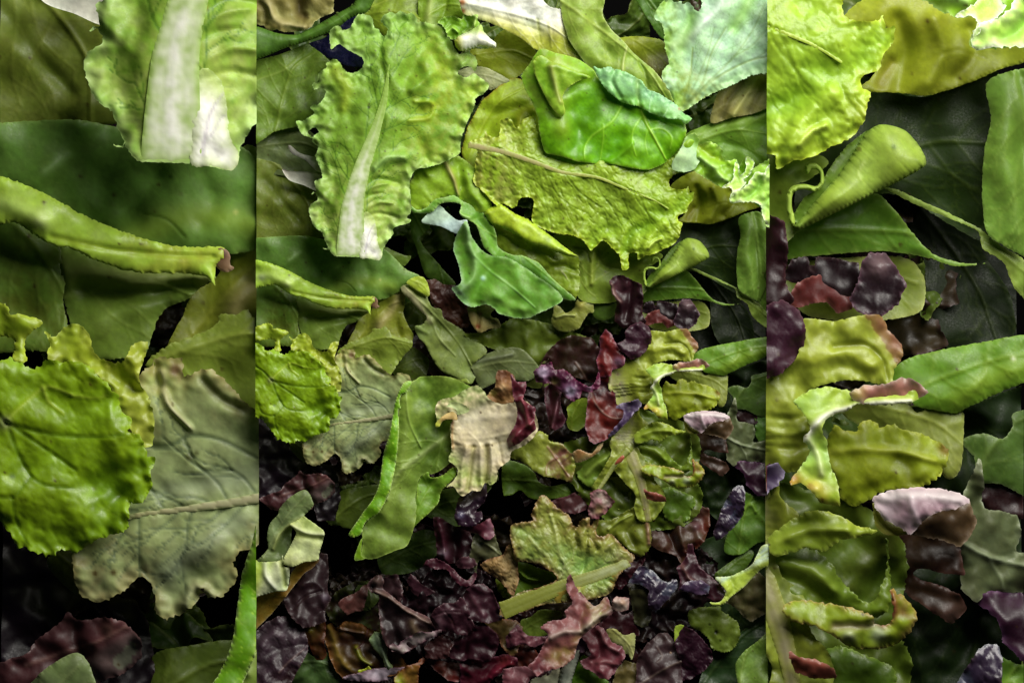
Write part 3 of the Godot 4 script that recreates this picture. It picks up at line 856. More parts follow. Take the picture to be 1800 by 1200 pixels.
	leaf("green_leaf", "yellow olive leaf with soft folds under the pale frill", 16, q(4, [1162, 352, 1212, 310, 1250, 232, 1270, 150, 1180, 140, 1120, 110, 1180, 50, 1300, 0, 1500, 60, 1740, 150, 1780, 220, 1740, 255, 1650, 282, 1560, 322, 1400, 372, 1300, 362, 1200, 362]), "smooth", "8f9a30", {"dome": [10.0, 16.0], "m": "7f8c28", "s": [[q(4, [1300, 340, 1330, 220, 1300, 120]), 9, 8, -12.0, "6a7418", 0.4], [q(4, [1400, 330, 1450, 220, 1420, 120]), 8, 7, 8.0], [q(4, [1240, 330, 1280, 260]), 6, 5, -7.0, "6a5c20", 0.4], [q(4, [1380, 260, 1500, 220, 1600, 250]), 2, 1, -1.6, "7a8420", 0.6], [q(4, [1500, 310, 1560, 230, 1540, 150]), 7, 6, -8.0]]})
	var frill := leaf("frilly_leaf", "pale frilly lettuce leaf at the edge with toothed bright ruffles", 84, q(2, [1215, 975, 1240, 950, 1282, 940, 1312, 990, 1312, 1020, 1390, 1000, 1480, 1060, 1472, 1110, 1540, 1140, 1572, 1122, 1592, 1170, 1640, 1110, 1692, 1140, 1660, 1200, 1740, 1160, 1860, 1120, 1860, 1620, 1800, 1600, 1780, 1580, 1792, 1570, 1748, 1512, 1752, 1470, 1712, 1440, 1702, 1410, 1640, 1420, 1540, 1426, 1525, 1400, 1545, 1360, 1562, 1312, 1480, 1320, 1420, 1290, 1330, 1240, 1262, 1200, 1200, 1215, 1130, 1190, 1130, 1130, 1190, 1040]), "crisp", "7fb434", {"e": "c8e4a0", "ew": 2.5, "ea": 0.7, "mat": "wet", "m": "72a82c", "ruf": [16.0, 34.0, 20.0], "tooth": [2.0, 9.0], "g": [[q(2, [1560, 1250, 1800, 1380]), "a4d478"]], "s": [[q(2, [1320, 1030, 1400, 1100, 1460, 1120]), 8, 6, -7.0, "8aa428", 0.5], [q(2, [1400, 1180, 1470, 1240]), 7, 6, 8.0, "a8dc80", 0.5], [q(2, [1320, 1110, 1380, 1160, 1440, 1180]), 6, 5, 7.0, "b8e0a0", 0.6], [q(2, [1440, 1250, 1510, 1270]), 6, 5, 7.0, "b8e0a0", 0.6], [q(2, [1600, 1200, 1640, 1260, 1620, 1320]), 9, 8, -10.0]]})
	part(frill, "pale_lobe", 92, q(2, [1217, 972, 1245, 950, 1284, 944, 1310, 990, 1298, 1060, 1318, 1120, 1280, 1190, 1205, 1212, 1130, 1195, 1128, 1140, 1190, 1040]), "smooth", "a6c89a", {"mat": "pale", "m": "98bc88", "g": [[q(2, [1270, 1080, 1310, 1000]), "7cb048"]], "tooth": [1.2, 8.0]})
	part(frill, "cupped_frill", 98, q(2, [1474, 1322, 1515, 1292, 1552, 1262, 1556, 1205, 1570, 1140, 1584, 1150, 1590, 1210, 1612, 1240, 1640, 1180, 1642, 1112, 1694, 1140, 1684, 1195, 1655, 1240, 1628, 1262, 1640, 1290, 1600, 1330, 1570, 1352, 1545, 1380, 1526, 1396, 1545, 1345, 1530, 1325]), "crisp", "84b82c", {"mat": "wet", "e": "eaf6e4", "ew": 3.0, "ea": 0.95, "dome": [-7.0, 14.0], "tooth": [1.6, 9.0], "ruf": [4.0, 20.0, 8.0]})
	part(frill, "toothed_ruffle", 100, q(2, [1525, 1395, 1560, 1345, 1620, 1330, 1680, 1260, 1720, 1210, 1760, 1230, 1800, 1170, 1860, 1200, 1860, 1560, 1795, 1590, 1780, 1575, 1750, 1505, 1755, 1468, 1705, 1425, 1640, 1422, 1540, 1428]), "crisp", "96c860", {"e": "f0faec", "ew": 4.0, "ea": 0.9, "ruf": [14.0, 26.0, 16.0], "mat": "pale", "tooth": [2.4, 7.0], "s": [[q(2, [1640, 1400, 1720, 1330, 1740, 1260]), 7, 5, -10.0, "6cae44", 0.6], [q(2, [1760, 1480, 1800, 1400, 1850, 1380]), 6, 5, -9.0, "6cae44", 0.5]]})


func middle_heap() -> void:
	# --- right of the middle
	leaf("green_leaf", "flat green leaf darkened to look shadowed deep behind the rolled leaf", -14, q(4, [1010, 560, 1200, 362, 1400, 372, 1640, 290, 1640, 520, 1610, 700, 1610, 860, 1480, 800, 1380, 740, 1260, 700, 1100, 780, 980, 820, 960, 700]), "smooth", "22360f", {"mat": "dry", "t": [0.06, -0.06], "m": "1c2e0d"})  # albedo darkened so the gap behind the roll looks shaded
	leaf("green_leaf", "tall green leaf with upright folds at the edge above the dark corner", 18, q(4, [1600, 330, 1690, 288, 1750, 290, 1800, 370, 1860, 380, 1860, 1010, 1790, 985, 1740, 925, 1660, 880, 1600, 832, 1585, 700, 1590, 560, 1612, 450]), "smooth", "6c9444", {"dome": [10.0, 18.0], "m": "5c843a", "s": [[q(4, [1650, 340, 1660, 560, 1690, 820]), 13, 10, 6.0], [q(4, [1720, 320, 1720, 560, 1760, 900]), 8, 8, -7.0, "4c6c2c", 0.4], [q(4, [1780, 420, 1790, 640, 1830, 900]), 8, 6, 6.0], [q(4, [1800, 700, 1780, 740, 1800, 800, 1750, 920]), 1.3, 1, -2.0, "20300f", 0.8]]})
	leaf("green_leaf", "narrow pale edged leaf slanting under the tall folded leaf", 2, q(4, [1258, 684, 1300, 688, 1380, 725, 1480, 768, 1580, 820, 1600, 835, 1660, 882, 1740, 930, 1800, 985, 1860, 1010, 1860, 1140, 1800, 1105, 1740, 1062, 1692, 1012, 1660, 935, 1590, 885, 1575, 828, 1480, 785, 1380, 745]), "smooth", "6f8e40", {"e": "9ab060", "ew": 3.0, "dome": [4.0, 8.0], "t": [-0.02, 0.0]})
	leaf("green_leaf", "leaf darkened to look shadowed in the gap beneath the narrow pale edged leaf", -60, q(4, [1270, 700, 1400, 740, 1585, 820, 1610, 900, 1700, 1040, 1700, 1200, 1500, 1230, 1420, 1100, 1400, 905]), "smooth", "18260f", {"mat": "dry"})  # near-black colour stands in for the unlit interior here
	leaf("green_leaf", "dark green pointed leaf tucked under the rolled leaf", -2, q(4, [905, 920, 930, 860, 962, 822, 1080, 765, 1220, 700, 1290, 755, 1350, 830, 1425, 906, 1520, 935, 1600, 936, 1500, 945, 1400, 915, 1250, 895, 1000, 912]), "smooth", "568430", {"dome": [5.0, 14.0], "t": [0.0, -0.05], "e": "88a858", "ew": 2.0, "m": "487426"})
	leaf("green_leaf", "broad olive green leaf with branching veins below the big puckered leaf", 20, q(4, [290, 455, 430, 455, 500, 480, 560, 480, 700, 470, 900, 520, 1060, 590, 1010, 650, 945, 680, 928, 740, 942, 818, 962, 824, 912, 874, 902, 800, 860, 860, 720, 920, 570, 930, 470, 892, 475, 775, 466, 610, 400, 545]), "smooth", "7f9a40", {"t": [0.0, -0.05], "m": "6f8c36", "mid": q(4, [590, 920, 565, 760, 560, 640, 540, 520]), "veins": [3, 40.0, 38.0, 1.4, 1.2, "a0b060", 0.45], "s": [[q(4, [560, 790, 565, 640, 600, 530, 660, 480]), 5, 7, 7.0, "a8b858", 0.5], [q(4, [440, 540, 520, 560, 550, 640]), 2, 2, -4.0, "40541c", 0.6], [q(4, [600, 560, 640, 660, 760, 690]), 5, 5, -6.0], [q(4, [480, 640, 520, 800]), 8, 6, 5.0]]})
	var roll := leaf("green_leaf", "pale green leaf rolled into a cone with a curled thin margin", 34, q(4, [948, 812, 970, 790, 1010, 740, 1080, 660, 1140, 575, 1190, 500, 1240, 472, 1320, 492, 1368, 545, 1390, 592, 1385, 612, 1320, 652, 1200, 712, 1080, 772, 965, 826]), "smooth", "8ca84e", {"tooth": [0.0, 9.0], "roll": [17.0, 24.0], "t": [0.05, 0.0], "m": "7c9a40", "e": "6c9040", "ew": 2.0, "b": [[q(4, [1278, 550]), 2.0, "50682a", 0.8, 0.0]], "s": [[q(4, [1180, 600, 1160, 640, 1170, 660]), 1.2, 1, 1.5, "b4c484", 0.5], [q(4, [1280, 480, 1350, 540, 1388, 600]), 3, 3, -1.0, "a8bc6c", 0.4]]})
	part(roll, "inner_curl", 30, q(4, [1020, 690, 1080, 600, 1130, 540, 1200, 490, 1260, 476, 1180, 540, 1110, 640, 1030, 730, 960, 800, 940, 790, 980, 720]), "smooth", "587c2c", {"dome": [-8.0, 14.0], "t": [0.0, 0.0]})
	part(roll, "curled_margin", 40, q(4, [938, 815, 922, 760, 922, 710, 940, 680, 980, 672, 1020, 680, 1035, 660, 1030, 630, 1008, 620, 990, 640, 982, 612, 1015, 602, 1042, 625, 1046, 668, 1020, 696, 975, 690, 945, 702, 938, 740, 950, 800]), "plain", "98b858", {"roll": [5.0, 2.5]})
	# --- the big puckered leaf
	var big := leaf("frilly_leaf", "big puckered yellow green leaf lying across the middle with a tan midrib", 62, q(2, [-315, 1015, -265, 985, -200, 970, -185, 925, -165, 955, -100, 965, -80, 920, -80, 850, -10, 840, 30, 905, 80, 840, 155, 818, 168, 850, 166, 910, 205, 930, 330, 960, 600, 1000, 900, 1040, 1100, 1090, 1200, 1040, 1252, 1060, 1290, 1150, 1220, 1200, 1140, 1230, 1100, 1282, 1135, 1330, 1220, 1330, 1240, 1314, 1252, 1358, 1278, 1348, 1276, 1392, 1240, 1440, 1226, 1490, 1172, 1510, 1166, 1550, 1196, 1570, 1182, 1620, 1172, 1672, 1130, 1720, 1085, 1742, 1060, 1752, 1030, 1772, 980, 1790, 930, 1800, 888, 1822, 880, 1780, 850, 1772, 818, 1790, 815, 1820, 822, 1880, 780, 1898, 764, 1840, 754, 1790, 700, 1740, 640, 1690, 560, 1760, 540, 1742, 500, 1690, 430, 1655, 340, 1645, 280, 1630, 200, 1600, 140, 1550, 152, 1450, 150, 1400, 100, 1385, 50, 1400, 28, 1450, 0, 1462, -40, 1440, -60, 1430, -110, 1440, -200, 1350, -270, 1280, -258, 1200, -260, 1150, -245, 1090, -240, 1060, -300, 1030]), "crisp", "8fb040", {"mat": "wet", "t": [0.01, 0.0], "m": "84aa36", "net": [19.0, 8.5, 0.03], "nc": "78902c", "tooth": [1.4, 9.0], "ruf": [8.0, 20.0, 12.0], "e": "a8bc3c", "ew": 5.0, "und": [4.0, 24.0], "g": [[q(2, [700, 1400, 900, 1650]), "80b032"], [q(2, [200, 1060, -260, 1040]), "aca464"]],
		"mid": q(2, [-300, 1020, -100, 1062, 150, 1140, 350, 1215, 600, 1250, 800, 1330, 1000, 1410, 1130, 1490]), "veins": [8, 58.0, 72.0, 1.8, -1.5, "5a7a22", 0.3], "s": [[q(2, [-300, 1020, -100, 1062, 150, 1140, 350, 1215, 600, 1250, 800, 1330, 1000, 1410]), 40, 30, 14.0], [q(2, [500, 1250, 650, 1400, 760, 1500, 900, 1640]), 2, 1.4, -1.4, "5a7a22", 0.35], [q(2, [840, 1340, 900, 1440, 1000, 1560]), 2, 1.4, -1.4, "5a7a22", 0.35], [q(2, [180, 1210, 240, 1440, 280, 1600]), 2.2, 1.6, -1.2, "5a7a22", 0.3], [q(2, [260, 1220, 400, 1450, 500, 1560, 440, 1650]), 2.2, 1.6, -1.2, "5a7a22", 0.3], [q(2, [380, 1230, 500, 1380, 640, 1480, 680, 1640]), 2.2, 1.6, -1.2, "5a7a22", 0.3], [q(2, [560, 1760, 580, 1660, 700, 1600]), 8, 10, -8.0], [q(2, [1060, 1570, 960, 1680, 920, 1780]), 9, 7, 9.0, "a8d048", 0.4], [q(2, [960, 1580, 840, 1640, 800, 1760]), 9, 8, -8.0, "549018", 0.3], [q(2, [960, 1745, 1000, 1700, 1045, 1680]), 3, 3, 8.0, "c4dc70", 0.6], [q(2, [-160, 1200, -180, 1320, -100, 1420]), 9, 9, -7.0], [q(2, [60, 1240, 20, 1330, -60, 1400]), 8, 8, 6.0]]}, [[q(2, [-305, 1020, -180, 1045, -60, 1070, 150, 1140, 350, 1212, 600, 1250, 800, 1330, 1000, 1410, 1100, 1470]), 11.0, 2.0, 3.0, "a89c70", "a0b458", true]])
	# --- the cluster below and left of it
	leaf("green_leaf", "dark leaf stem standing in the black gap beside the stalk base", -30, q(3, [1085, 290, 1200, 280, 1215, 390, 1150, 470, 1200, 560, 1262, 630, 1330, 710, 1400, 790, 1360, 810, 1230, 770, 1180, 720, 1130, 560, 1090, 450]), "smooth", "4c6e2e", {"dome": [8.0, 10.0]})
	leaf("green_leaf", "small dark scrap of leaf right of the stalk base", -12, q(3, [870, 600, 900, 535, 960, 560, 1040, 592, 1086, 600, 1044, 662, 1000, 660, 930, 640]), "smooth", "6c8a3c", {"dome": [5.0, 8.0]})
	leaf("green_leaf", "small rounded lime leaf with a pointed brown rib between two big leaves", 48, q(1, [1090, 1060, 1120, 1025, 1180, 1030, 1260, 1042, 1276, 1058, 1300, 1000, 1330, 1040, 1372, 1090, 1430, 1100, 1500, 1150, 1560, 1210, 1600, 1330, 1640, 1400, 1660, 1470, 1610, 1500, 1500, 1470, 1440, 1410, 1380, 1385, 1250, 1410, 1200, 1462, 1130, 1478, 1086, 1442, 1066, 1350, 1076, 1290, 1110, 1240, 1112, 1160, 1098, 1100]), "smooth", "86b034", {"dome": [12.0, 18.0], "ruf": [4.0, 22.0, 12.0], "tooth": [1.0, 7.0], "m": "78a42c", "e": "b4cc78", "ew": 2.0, "t": [0.0, 0.03], "s": [[q(1, [1290, 1010, 1320, 1120, 1390, 1260, 1420, 1370]), 7, 3, 6.0, "a49868", 0.75], [q(1, [1110, 1240, 1200, 1170, 1260, 1120]), 10, 8, -8.0, "5c8a1c", 0.4], [q(1, [1100, 1170, 1160, 1170, 1210, 1230]), 7, 6, 7.0], [q(1, [1480, 1200, 1500, 1330, 1590, 1440]), 11, 9, 8.0, "6c9c34", 0.3], [q(1, [1420, 1180, 1450, 1300]), 9, 7, -8.0]]})
	var wet := leaf("green_leaf", "olive lime wet leaf with a thick lime fold along its top", 30, q(4, [-190, 300, -60, 300, 0, 380, 60, 440, 130, 500, 320, 560, 465, 600, 472, 680, 478, 775, 462, 872, 440, 895, 340, 840, 250, 760, 180, 680, 100, 630, 0, 600, -60, 580, -110, 520, -140, 420]), "crisp", "829c36", {"mat": "wet", "ruf": [3.0, 20.0, 10.0], "dome": [8.0, 14.0], "m": "72902c", "und": [5.0, 16.0], "s": [[q(4, [350, 705, 380, 740, 390, 760]), 1.5, 1.2, 2.0, "e4e8b8", 0.8], [q(4, [200, 560, 290, 640, 330, 640]), 6, 5, 7.0], [q(4, [240, 700, 330, 660, 440, 700]), 6, 5, -6.0]]})
	part(wet, "folded_edge", 52, q(4, [-192, 292, -110, 240, -62, 240, 0, 290, 60, 320, 130, 350, 200, 400, 280, 462, 350, 520, 430, 580, 462, 602, 400, 602, 320, 575, 230, 545, 130, 512, 50, 462, -20, 425, -80, 395, -150, 365]), "smooth", "a8c43c", {"mat": "wet", "roll": [14.0, 13.0], "tooth": [0.9, 9.0], "m": "9cbc38", "g": [[q(4, [160, 380, 330, 560]), "98c058"]]})
	var teal := leaf("green_leaf", "blue green leaf with a painted margin highlight folded in front of the dark gap", 66, q(3, [1480, 358, 1425, 425, 1395, 500, 1390, 562, 1412, 620, 1432, 690, 1445, 770, 1430, 802, 1380, 822, 1400, 862, 1440, 912, 1490, 950, 1540, 956, 1620, 938, 1680, 970, 1702, 1000, 1800, 1028, 1870, 1038, 1932, 1030, 1990, 1000, 2100, 950, 2156, 908, 2140, 870, 2060, 800, 1960, 730, 1860, 660, 1760, 610, 1660, 600, 1590, 560, 1520, 470]), "smooth", "68a03c", {"tooth": [1.0, 6.0], "ruf": [6.0, 30.0, 12.0], "m": "529038", "e": "c0e0c8", "ew": 3.5, "ea": 0.5, "t": [0.03, 0.02], "net": [22.0, 1.2, 0.10], "g": [[q(3, [1480, 700, 1400, 720]), "98c89c"]], "s": [[q(3, [1480, 380, 1500, 520, 1540, 620, 1530, 760, 1440, 840]), 8, 9, 11.0, "bcdcc0", 0.3], [q(3, [1540, 600, 1640, 700, 1800, 820, 1960, 960]), 2.5, 1.5, 2.5, "8cc07c", 0.6], [q(3, [1640, 700, 1560, 800, 1560, 920]), 13, 10, -8.0, "4c9028", 0.4], [q(3, [1660, 850, 1760, 930, 1880, 980]), 10, 8, 7.0, "7cb860", 0.4], [q(3, [1800, 700, 1900, 840, 2020, 900]), 16, 12, 6.0]], "b": [[q(3, [1597, 755]), 4.5, "b4e0e4", 0.7, 2.0]]})  # pale margin, gradient and wide stroke paint a highlight along the edge
	leaf("green_leaf", "dark green rolled leaf with a thin pale edge behind the blue green leaf", 54, q(3, [1082, 240, 1130, 276, 1200, 260, 1250, 206, 1320, 190, 1392, 175, 1450, 212, 1540, 256, 1620, 318, 1672, 400, 1690, 450, 1700, 530, 1742, 566, 1800, 592, 1870, 596, 1930, 620, 1990, 650, 2050, 720, 2130, 800, 2246, 902, 2172, 904, 2100, 850, 1960, 762, 1860, 720, 1760, 680, 1680, 610, 1600, 530, 1545, 380, 1460, 332, 1432, 300, 1440, 240, 1380, 222, 1300, 232, 1240, 290, 1180, 300, 1100, 290]), "smooth", "6aa63e", {"dome": [9.0, 10.0], "e": "b8d89c", "ew": 2.0, "tooth": [0.6, 7.0], "m": "4c8430", "g": [[q(3, [1700, 500, 1800, 640]), "467a30"]], "s": [[q(3, [1440, 230, 1430, 300, 1500, 330]), 3, 3, 5.0, "a8d488", 0.6], [q(3, [1560, 340, 1640, 440, 1700, 560]), 8, 7, -7.0]]})
	part(teal, "pale_back", 58, q(3, [1240, 228, 1300, 250, 1350, 300, 1420, 350, 1480, 345, 1486, 372, 1422, 442, 1300, 392, 1168, 362, 1206, 300]), "smooth", "a4bca4", {"mat": "pale", "dome": [4.0, 8.0], "g": [[q(3, [1300, 320, 1330, 400]), "c4e0dc"]], "t": [0.0, 0.12]})
	# --- left of the middle
	leaf("green_leaf", "broad smooth green leaf lying under the cut stalk base", 14, q(3, [-40, 490, 80, 465, 180, 458, 340, 455, 480, 478, 700, 470, 880, 540, 960, 600, 1050, 690, 1150, 740, 1140, 790, 1060, 830, 1000, 850, 900, 900, 700, 905, 560, 880, 430, 830, 300, 770, 200, 710, 100, 670, -40, 640]), "smooth", "66934a", {"dome": [8.0, 14.0], "m": "578540", "t": [0.0, -0.06], "e": "7ea458", "ew": 3.0, "s": [[q(3, [520, 850, 700, 780, 860, 790, 960, 820]), 13, 12, 4.0, "86a440", 0.6], [q(3, [350, 480, 270, 600, 160, 680]), 10, 8, 5.0], [q(3, [600, 640, 520, 740, 430, 800]), 9, 8, -5.0], [q(3, [760, 640, 800, 740, 760, 800]), 10, 8, -4.0], [q(3, [230, 630, 280, 600, 310, 575]), 4, 3, 1.5, "8aa878", 0.45], [q(3, [700, 850, 640, 790, 560, 770]), 1.5, 1, -1.5, "3c5c1c", 0.5]], "b": [[q(3, [650, 645]), 2.0, "30481c", 0.8, 0.0], [q(3, [870, 765]), 2.0, "c0c078", 0.6, 0.0]]})
	leaf("green_leaf", "small lime flap curling over where two leaf ribs meet", 30, q(3, [1055, 785, 1090, 755, 1150, 740, 1190, 762, 1216, 830, 1212, 882, 1150, 856, 1080, 808]), "smooth", "94ac3a", {"dome": [8.0, 9.0], "e": "b8c870", "ew": 2.0})
	leaf("green_leaf", "shaded green leaf with a toothed side under the lime folded band", 8, q(3, [-40, 830, 60, 800, 140, 795, 210, 840, 275, 885, 278, 960, 292, 1000, 286, 1060, 300, 1130, 330, 1220, 200, 1230, -40, 1200]), "smooth", "648a40", {"tooth": [1.3, 8.0], "m": "567a34", "t": [0.04, 0.04], "dome": [5.0, 9.0], "g": [[q(3, [60, 860, 200, 940]), "6c7c34"]]})
	leaf("green_leaf", "folded grey green leaf fanning down from the lime folded band", 4, q(3, [275, 885, 320, 885, 450, 930, 560, 960, 700, 965, 800, 980, 745, 1020, 700, 1062, 640, 1082, 600, 1132, 582, 1190, 560, 1240, 400, 1260, 330, 1210, 300, 1100, 282, 1040]), "smooth", "78984a", {"tooth": [0.9, 9.0], "dome": [5.0, 9.0], "m": "6a8a3e", "s": [[q(3, [300, 960, 500, 985, 700, 985, 780, 985]), 12, 6, 8.0, "a4aa74", 0.6], [q(3, [360, 1030, 560, 1040, 720, 1010]), 9, 5, -8.0, "4c6a28", 0.4], [q(3, [340, 1160, 480, 1100, 660, 1060]), 12, 8, 5.0]]})
	var olive := leaf("green_leaf", "olive leaf with a brownish rib hanging beneath the meeting ribs", 2, q(3, [835, 920, 870, 900, 940, 860, 1000, 832, 1040, 830, 1044, 930, 1032, 1000, 1062, 1080, 1102, 1150, 1092, 1200, 1060, 1240, 800, 1260, 640, 1240, 690, 1110, 722, 1040, 800, 985]), "smooth", "818a30", {"m": "6a7626", "dome": [4.0, 8.0], "t": [0.0, -0.03], "s": [[q(3, [1010, 850, 960, 960, 880, 1060, 860, 1100]), 9, 10, 4.0, "a89c6c", 0.7], [q(3, [1020, 950, 980, 1060, 1010, 1160]), 8, 6, -6.0], [q(3, [860, 930, 900, 900, 960, 870]), 6, 5, 6.0, "98a84a", 0.5]]})
	var band := leaf("green_leaf", "bright lime leaf edge folded over in a long band with fine teeth", 40, q(3, [-40, 615, 0, 625, 100, 650, 200, 690, 270, 725, 350, 770, 450, 815, 560, 855, 680, 882, 810, 882, 838, 890, 832, 920, 805, 950, 803, 1010, 782, 985, 700, 970, 560, 970, 450, 945, 370, 912, 320, 886, 270, 880, 210, 850, 140, 802, 60, 812, -40, 815]), "smooth", "a4cc50", {"mat": "wet", "roll": [4.5, 10.0], "tooth": [1.2, 11.0], "m": "94c048", "t": [0.0, 0.05], "g": [[q(3, [400, 860, 700, 920]), "b0b84a"]], "s": [[q(3, [260, 850, 450, 890, 650, 910, 800, 915]), 3, 2, -3.0, "8a9c30", 0.4], [q(3, [0, 740, 120, 740, 240, 800]), 8, 8, 4.0, "c4e094", 0.5]], "b": [[q(3, [40, 750]), 6.0, "d4e8b4", 0.5, 1.0], [q(3, [220, 800]), 5.0, "d0e4a0", 0.5, 1.0]]})
	part(band, "browned_cut_end", 42, q(3, [800, 902, 822, 886, 846, 896, 856, 918, 852, 940, 868, 954, 846, 968, 822, 962, 804, 940]), "plain", "7c6040", {"dome": [5.0, 4.0], "mat": "dry", "m": "4a3424", "e": "a88c74", "ew": 2.0})
	leaf("green_leaf", "dull green stalked leaf running from the meeting ribs to the red leaves", 16, q(3, [1015, 815, 1060, 788, 1150, 850, 1200, 880, 1212, 920, 1240, 960, 1300, 975, 1312, 1030, 1370, 1070, 1450, 1120, 1500, 1180, 1600, 1230, 1620, 1280, 1560, 1330, 1520, 1380, 1540, 1450, 1505, 1500, 1400, 1450, 1300, 1400, 1240, 1320, 1190, 1220, 1140, 1170, 1115, 1095, 1160, 1085, 1200, 1030, 1150, 985, 1090, 920, 1040, 872]), "smooth", "83975a", {"dome": [7.0, 10.0], "tooth": [0.9, 9.0], "m": "74884a", "s": [[q(3, [1040, 830, 1130, 930, 1180, 1010, 1230, 1060]), 9, 6, 5.0, "b0a888", 0.75], [q(3, [1230, 1040, 1290, 1180, 1400, 1300]), 3, 2, 2.0, "9cac74", 0.5], [q(3, [1140, 1110, 1200, 1140]), 5, 4, 3.0], [q(3, [1260, 1080, 1400, 1180, 1480, 1300]), 12, 10, -6.0, "5c7038", 0.4]]})
	leaf("green_leaf", "pale edged strip curling under the dull green stalked leaf", 12, q(5, [1175, -10, 1200, 10, 1250, 80, 1300, 130, 1400, 190, 1500, 285, 1490, 300, 1400, 262, 1300, 205, 1240, 125]), "smooth", "8aa452", {"dome": [6.0, 6.0], "tooth": [0.9, 8.0]})
	leaf("green_leaf", "toothed olive green leaf above the pale withered leaf", 14, q(5, [570, 90, 580, 60, 640, 15, 700, -10, 760, -30, 810, -60, 820, -92, 870, -90, 905, -106, 930, -80, 962, -40, 1050, -20, 1092, 0, 1092, 40, 1010, 130, 960, 210, 930, 250, 800, 260, 640, 200]), "smooth", "7f9440", {"tooth": [1.6, 9.0], "m": "6c8234", "dome": [6.0, 10.0], "t": [0.0, 0.04]})
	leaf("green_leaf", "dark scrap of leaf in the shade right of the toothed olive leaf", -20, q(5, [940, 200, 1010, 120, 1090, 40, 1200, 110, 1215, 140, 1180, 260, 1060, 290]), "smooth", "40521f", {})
	# --- lower left
	var withered := leaf("wilted_leaf", "pale withered leaf with a brownish midrib and a ragged frayed tip", 30, q(5, [540, 150, 560, 100, 590, 80, 600, 58, 640, 55, 688, 60, 690, 100, 680, 135, 740, 98, 790, 95, 832, 130, 872, 170, 920, 220, 962, 240, 1000, 226, 1070, 236, 1082, 272, 1060, 320, 1040, 400, 1010, 520, 980, 640, 940, 690, 890, 700, 866, 740, 872, 800, 820, 856, 780, 856, 760, 830, 740, 870, 690, 912, 640, 930, 608, 912, 600, 850, 560, 785, 500, 830, 440, 866, 390, 870, 350, 842, 330, 770, 330, 690, 400, 600, 470, 400, 520, 260]), "crisp", "a6b47e", {"mat": "pale", "tooth": [2.0, 8.0], "ruf": [6.0, 20.0, 12.0], "m": "98aa74", "net": [16.0, 1.2, 0.1], "nc": "84906c", "e": "a49a60", "ew": 6.0, "g": [[q(5, [620, 330, 500, 180]), "b4b860"], [q(5, [620, 640, 400, 780]), "c0bc84"]],
		"mid": q(5, [1000, 520, 850, 545, 700, 565, 520, 590, 420, 640]), "veins": [7, 58.0, 52.0, 1.5, -1.8, "5c6c50", 0.6], "s": [[q(5, [580, 350, 650, 350, 720, 315, 820, 330, 940, 390]), 2, 1.6, -2.5, "4c5c40", 0.7], [q(5, [700, 340, 760, 430, 860, 430]), 1.6, 1, -2.0, "4c5c40", 0.6], [q(5, [1000, 430, 800, 470, 640, 500]), 12, 9, -6.0, "8a9880", 0.45], [q(5, [620, 100, 640, 200, 720, 290]), 4, 2, 6.0, "d0c8a0", 0.6], [q(5, [600, 90, 620, 150]), 6, 5, -7.0], [q(5, [640, 780, 750, 700, 880, 600]), 12, 10, 5.0, "9ca894", 0.4], [q(5, [760, 130, 820, 190, 900, 230]), 4, 4, -5.0, "505436", 0.6], [q(5, [700, 880, 740, 820, 800, 860]), 5, 5, 8.0, "b8b890", 0.5]], "b": [[q(5, [668, 95]), 5.0, "604030", 0.7, 1.0], [q(5, [400, 778]), 2.0, "504020", 0.8, 0.0], [q(5, [462, 775]), 2.0, "504020", 0.8, 0.0], [q(5, [970, 245]), 6.0, "303418", 0.6, 0.0], [q(5, [715, 390]), 3.0, "4c5030", 0.7, 0.0], [q(5, [740, 375]), 2.0, "4c5030", 0.7, 0.0]]}, [[q(5, [1010, 515, 850, 542, 700, 562, 520, 588, 430, 630]), 9.0, 3.0, 4.0, "b4b088", "b0a878", true]])
	leaf("green_leaf", "olive scrap peeping out below the pale withered leaf", 4, q(5, [230, 740, 260, 710, 340, 690, 360, 780, 400, 870, 330, 850, 270, 800]), "smooth", "56602c", {"dome": [4.0, 8.0]})
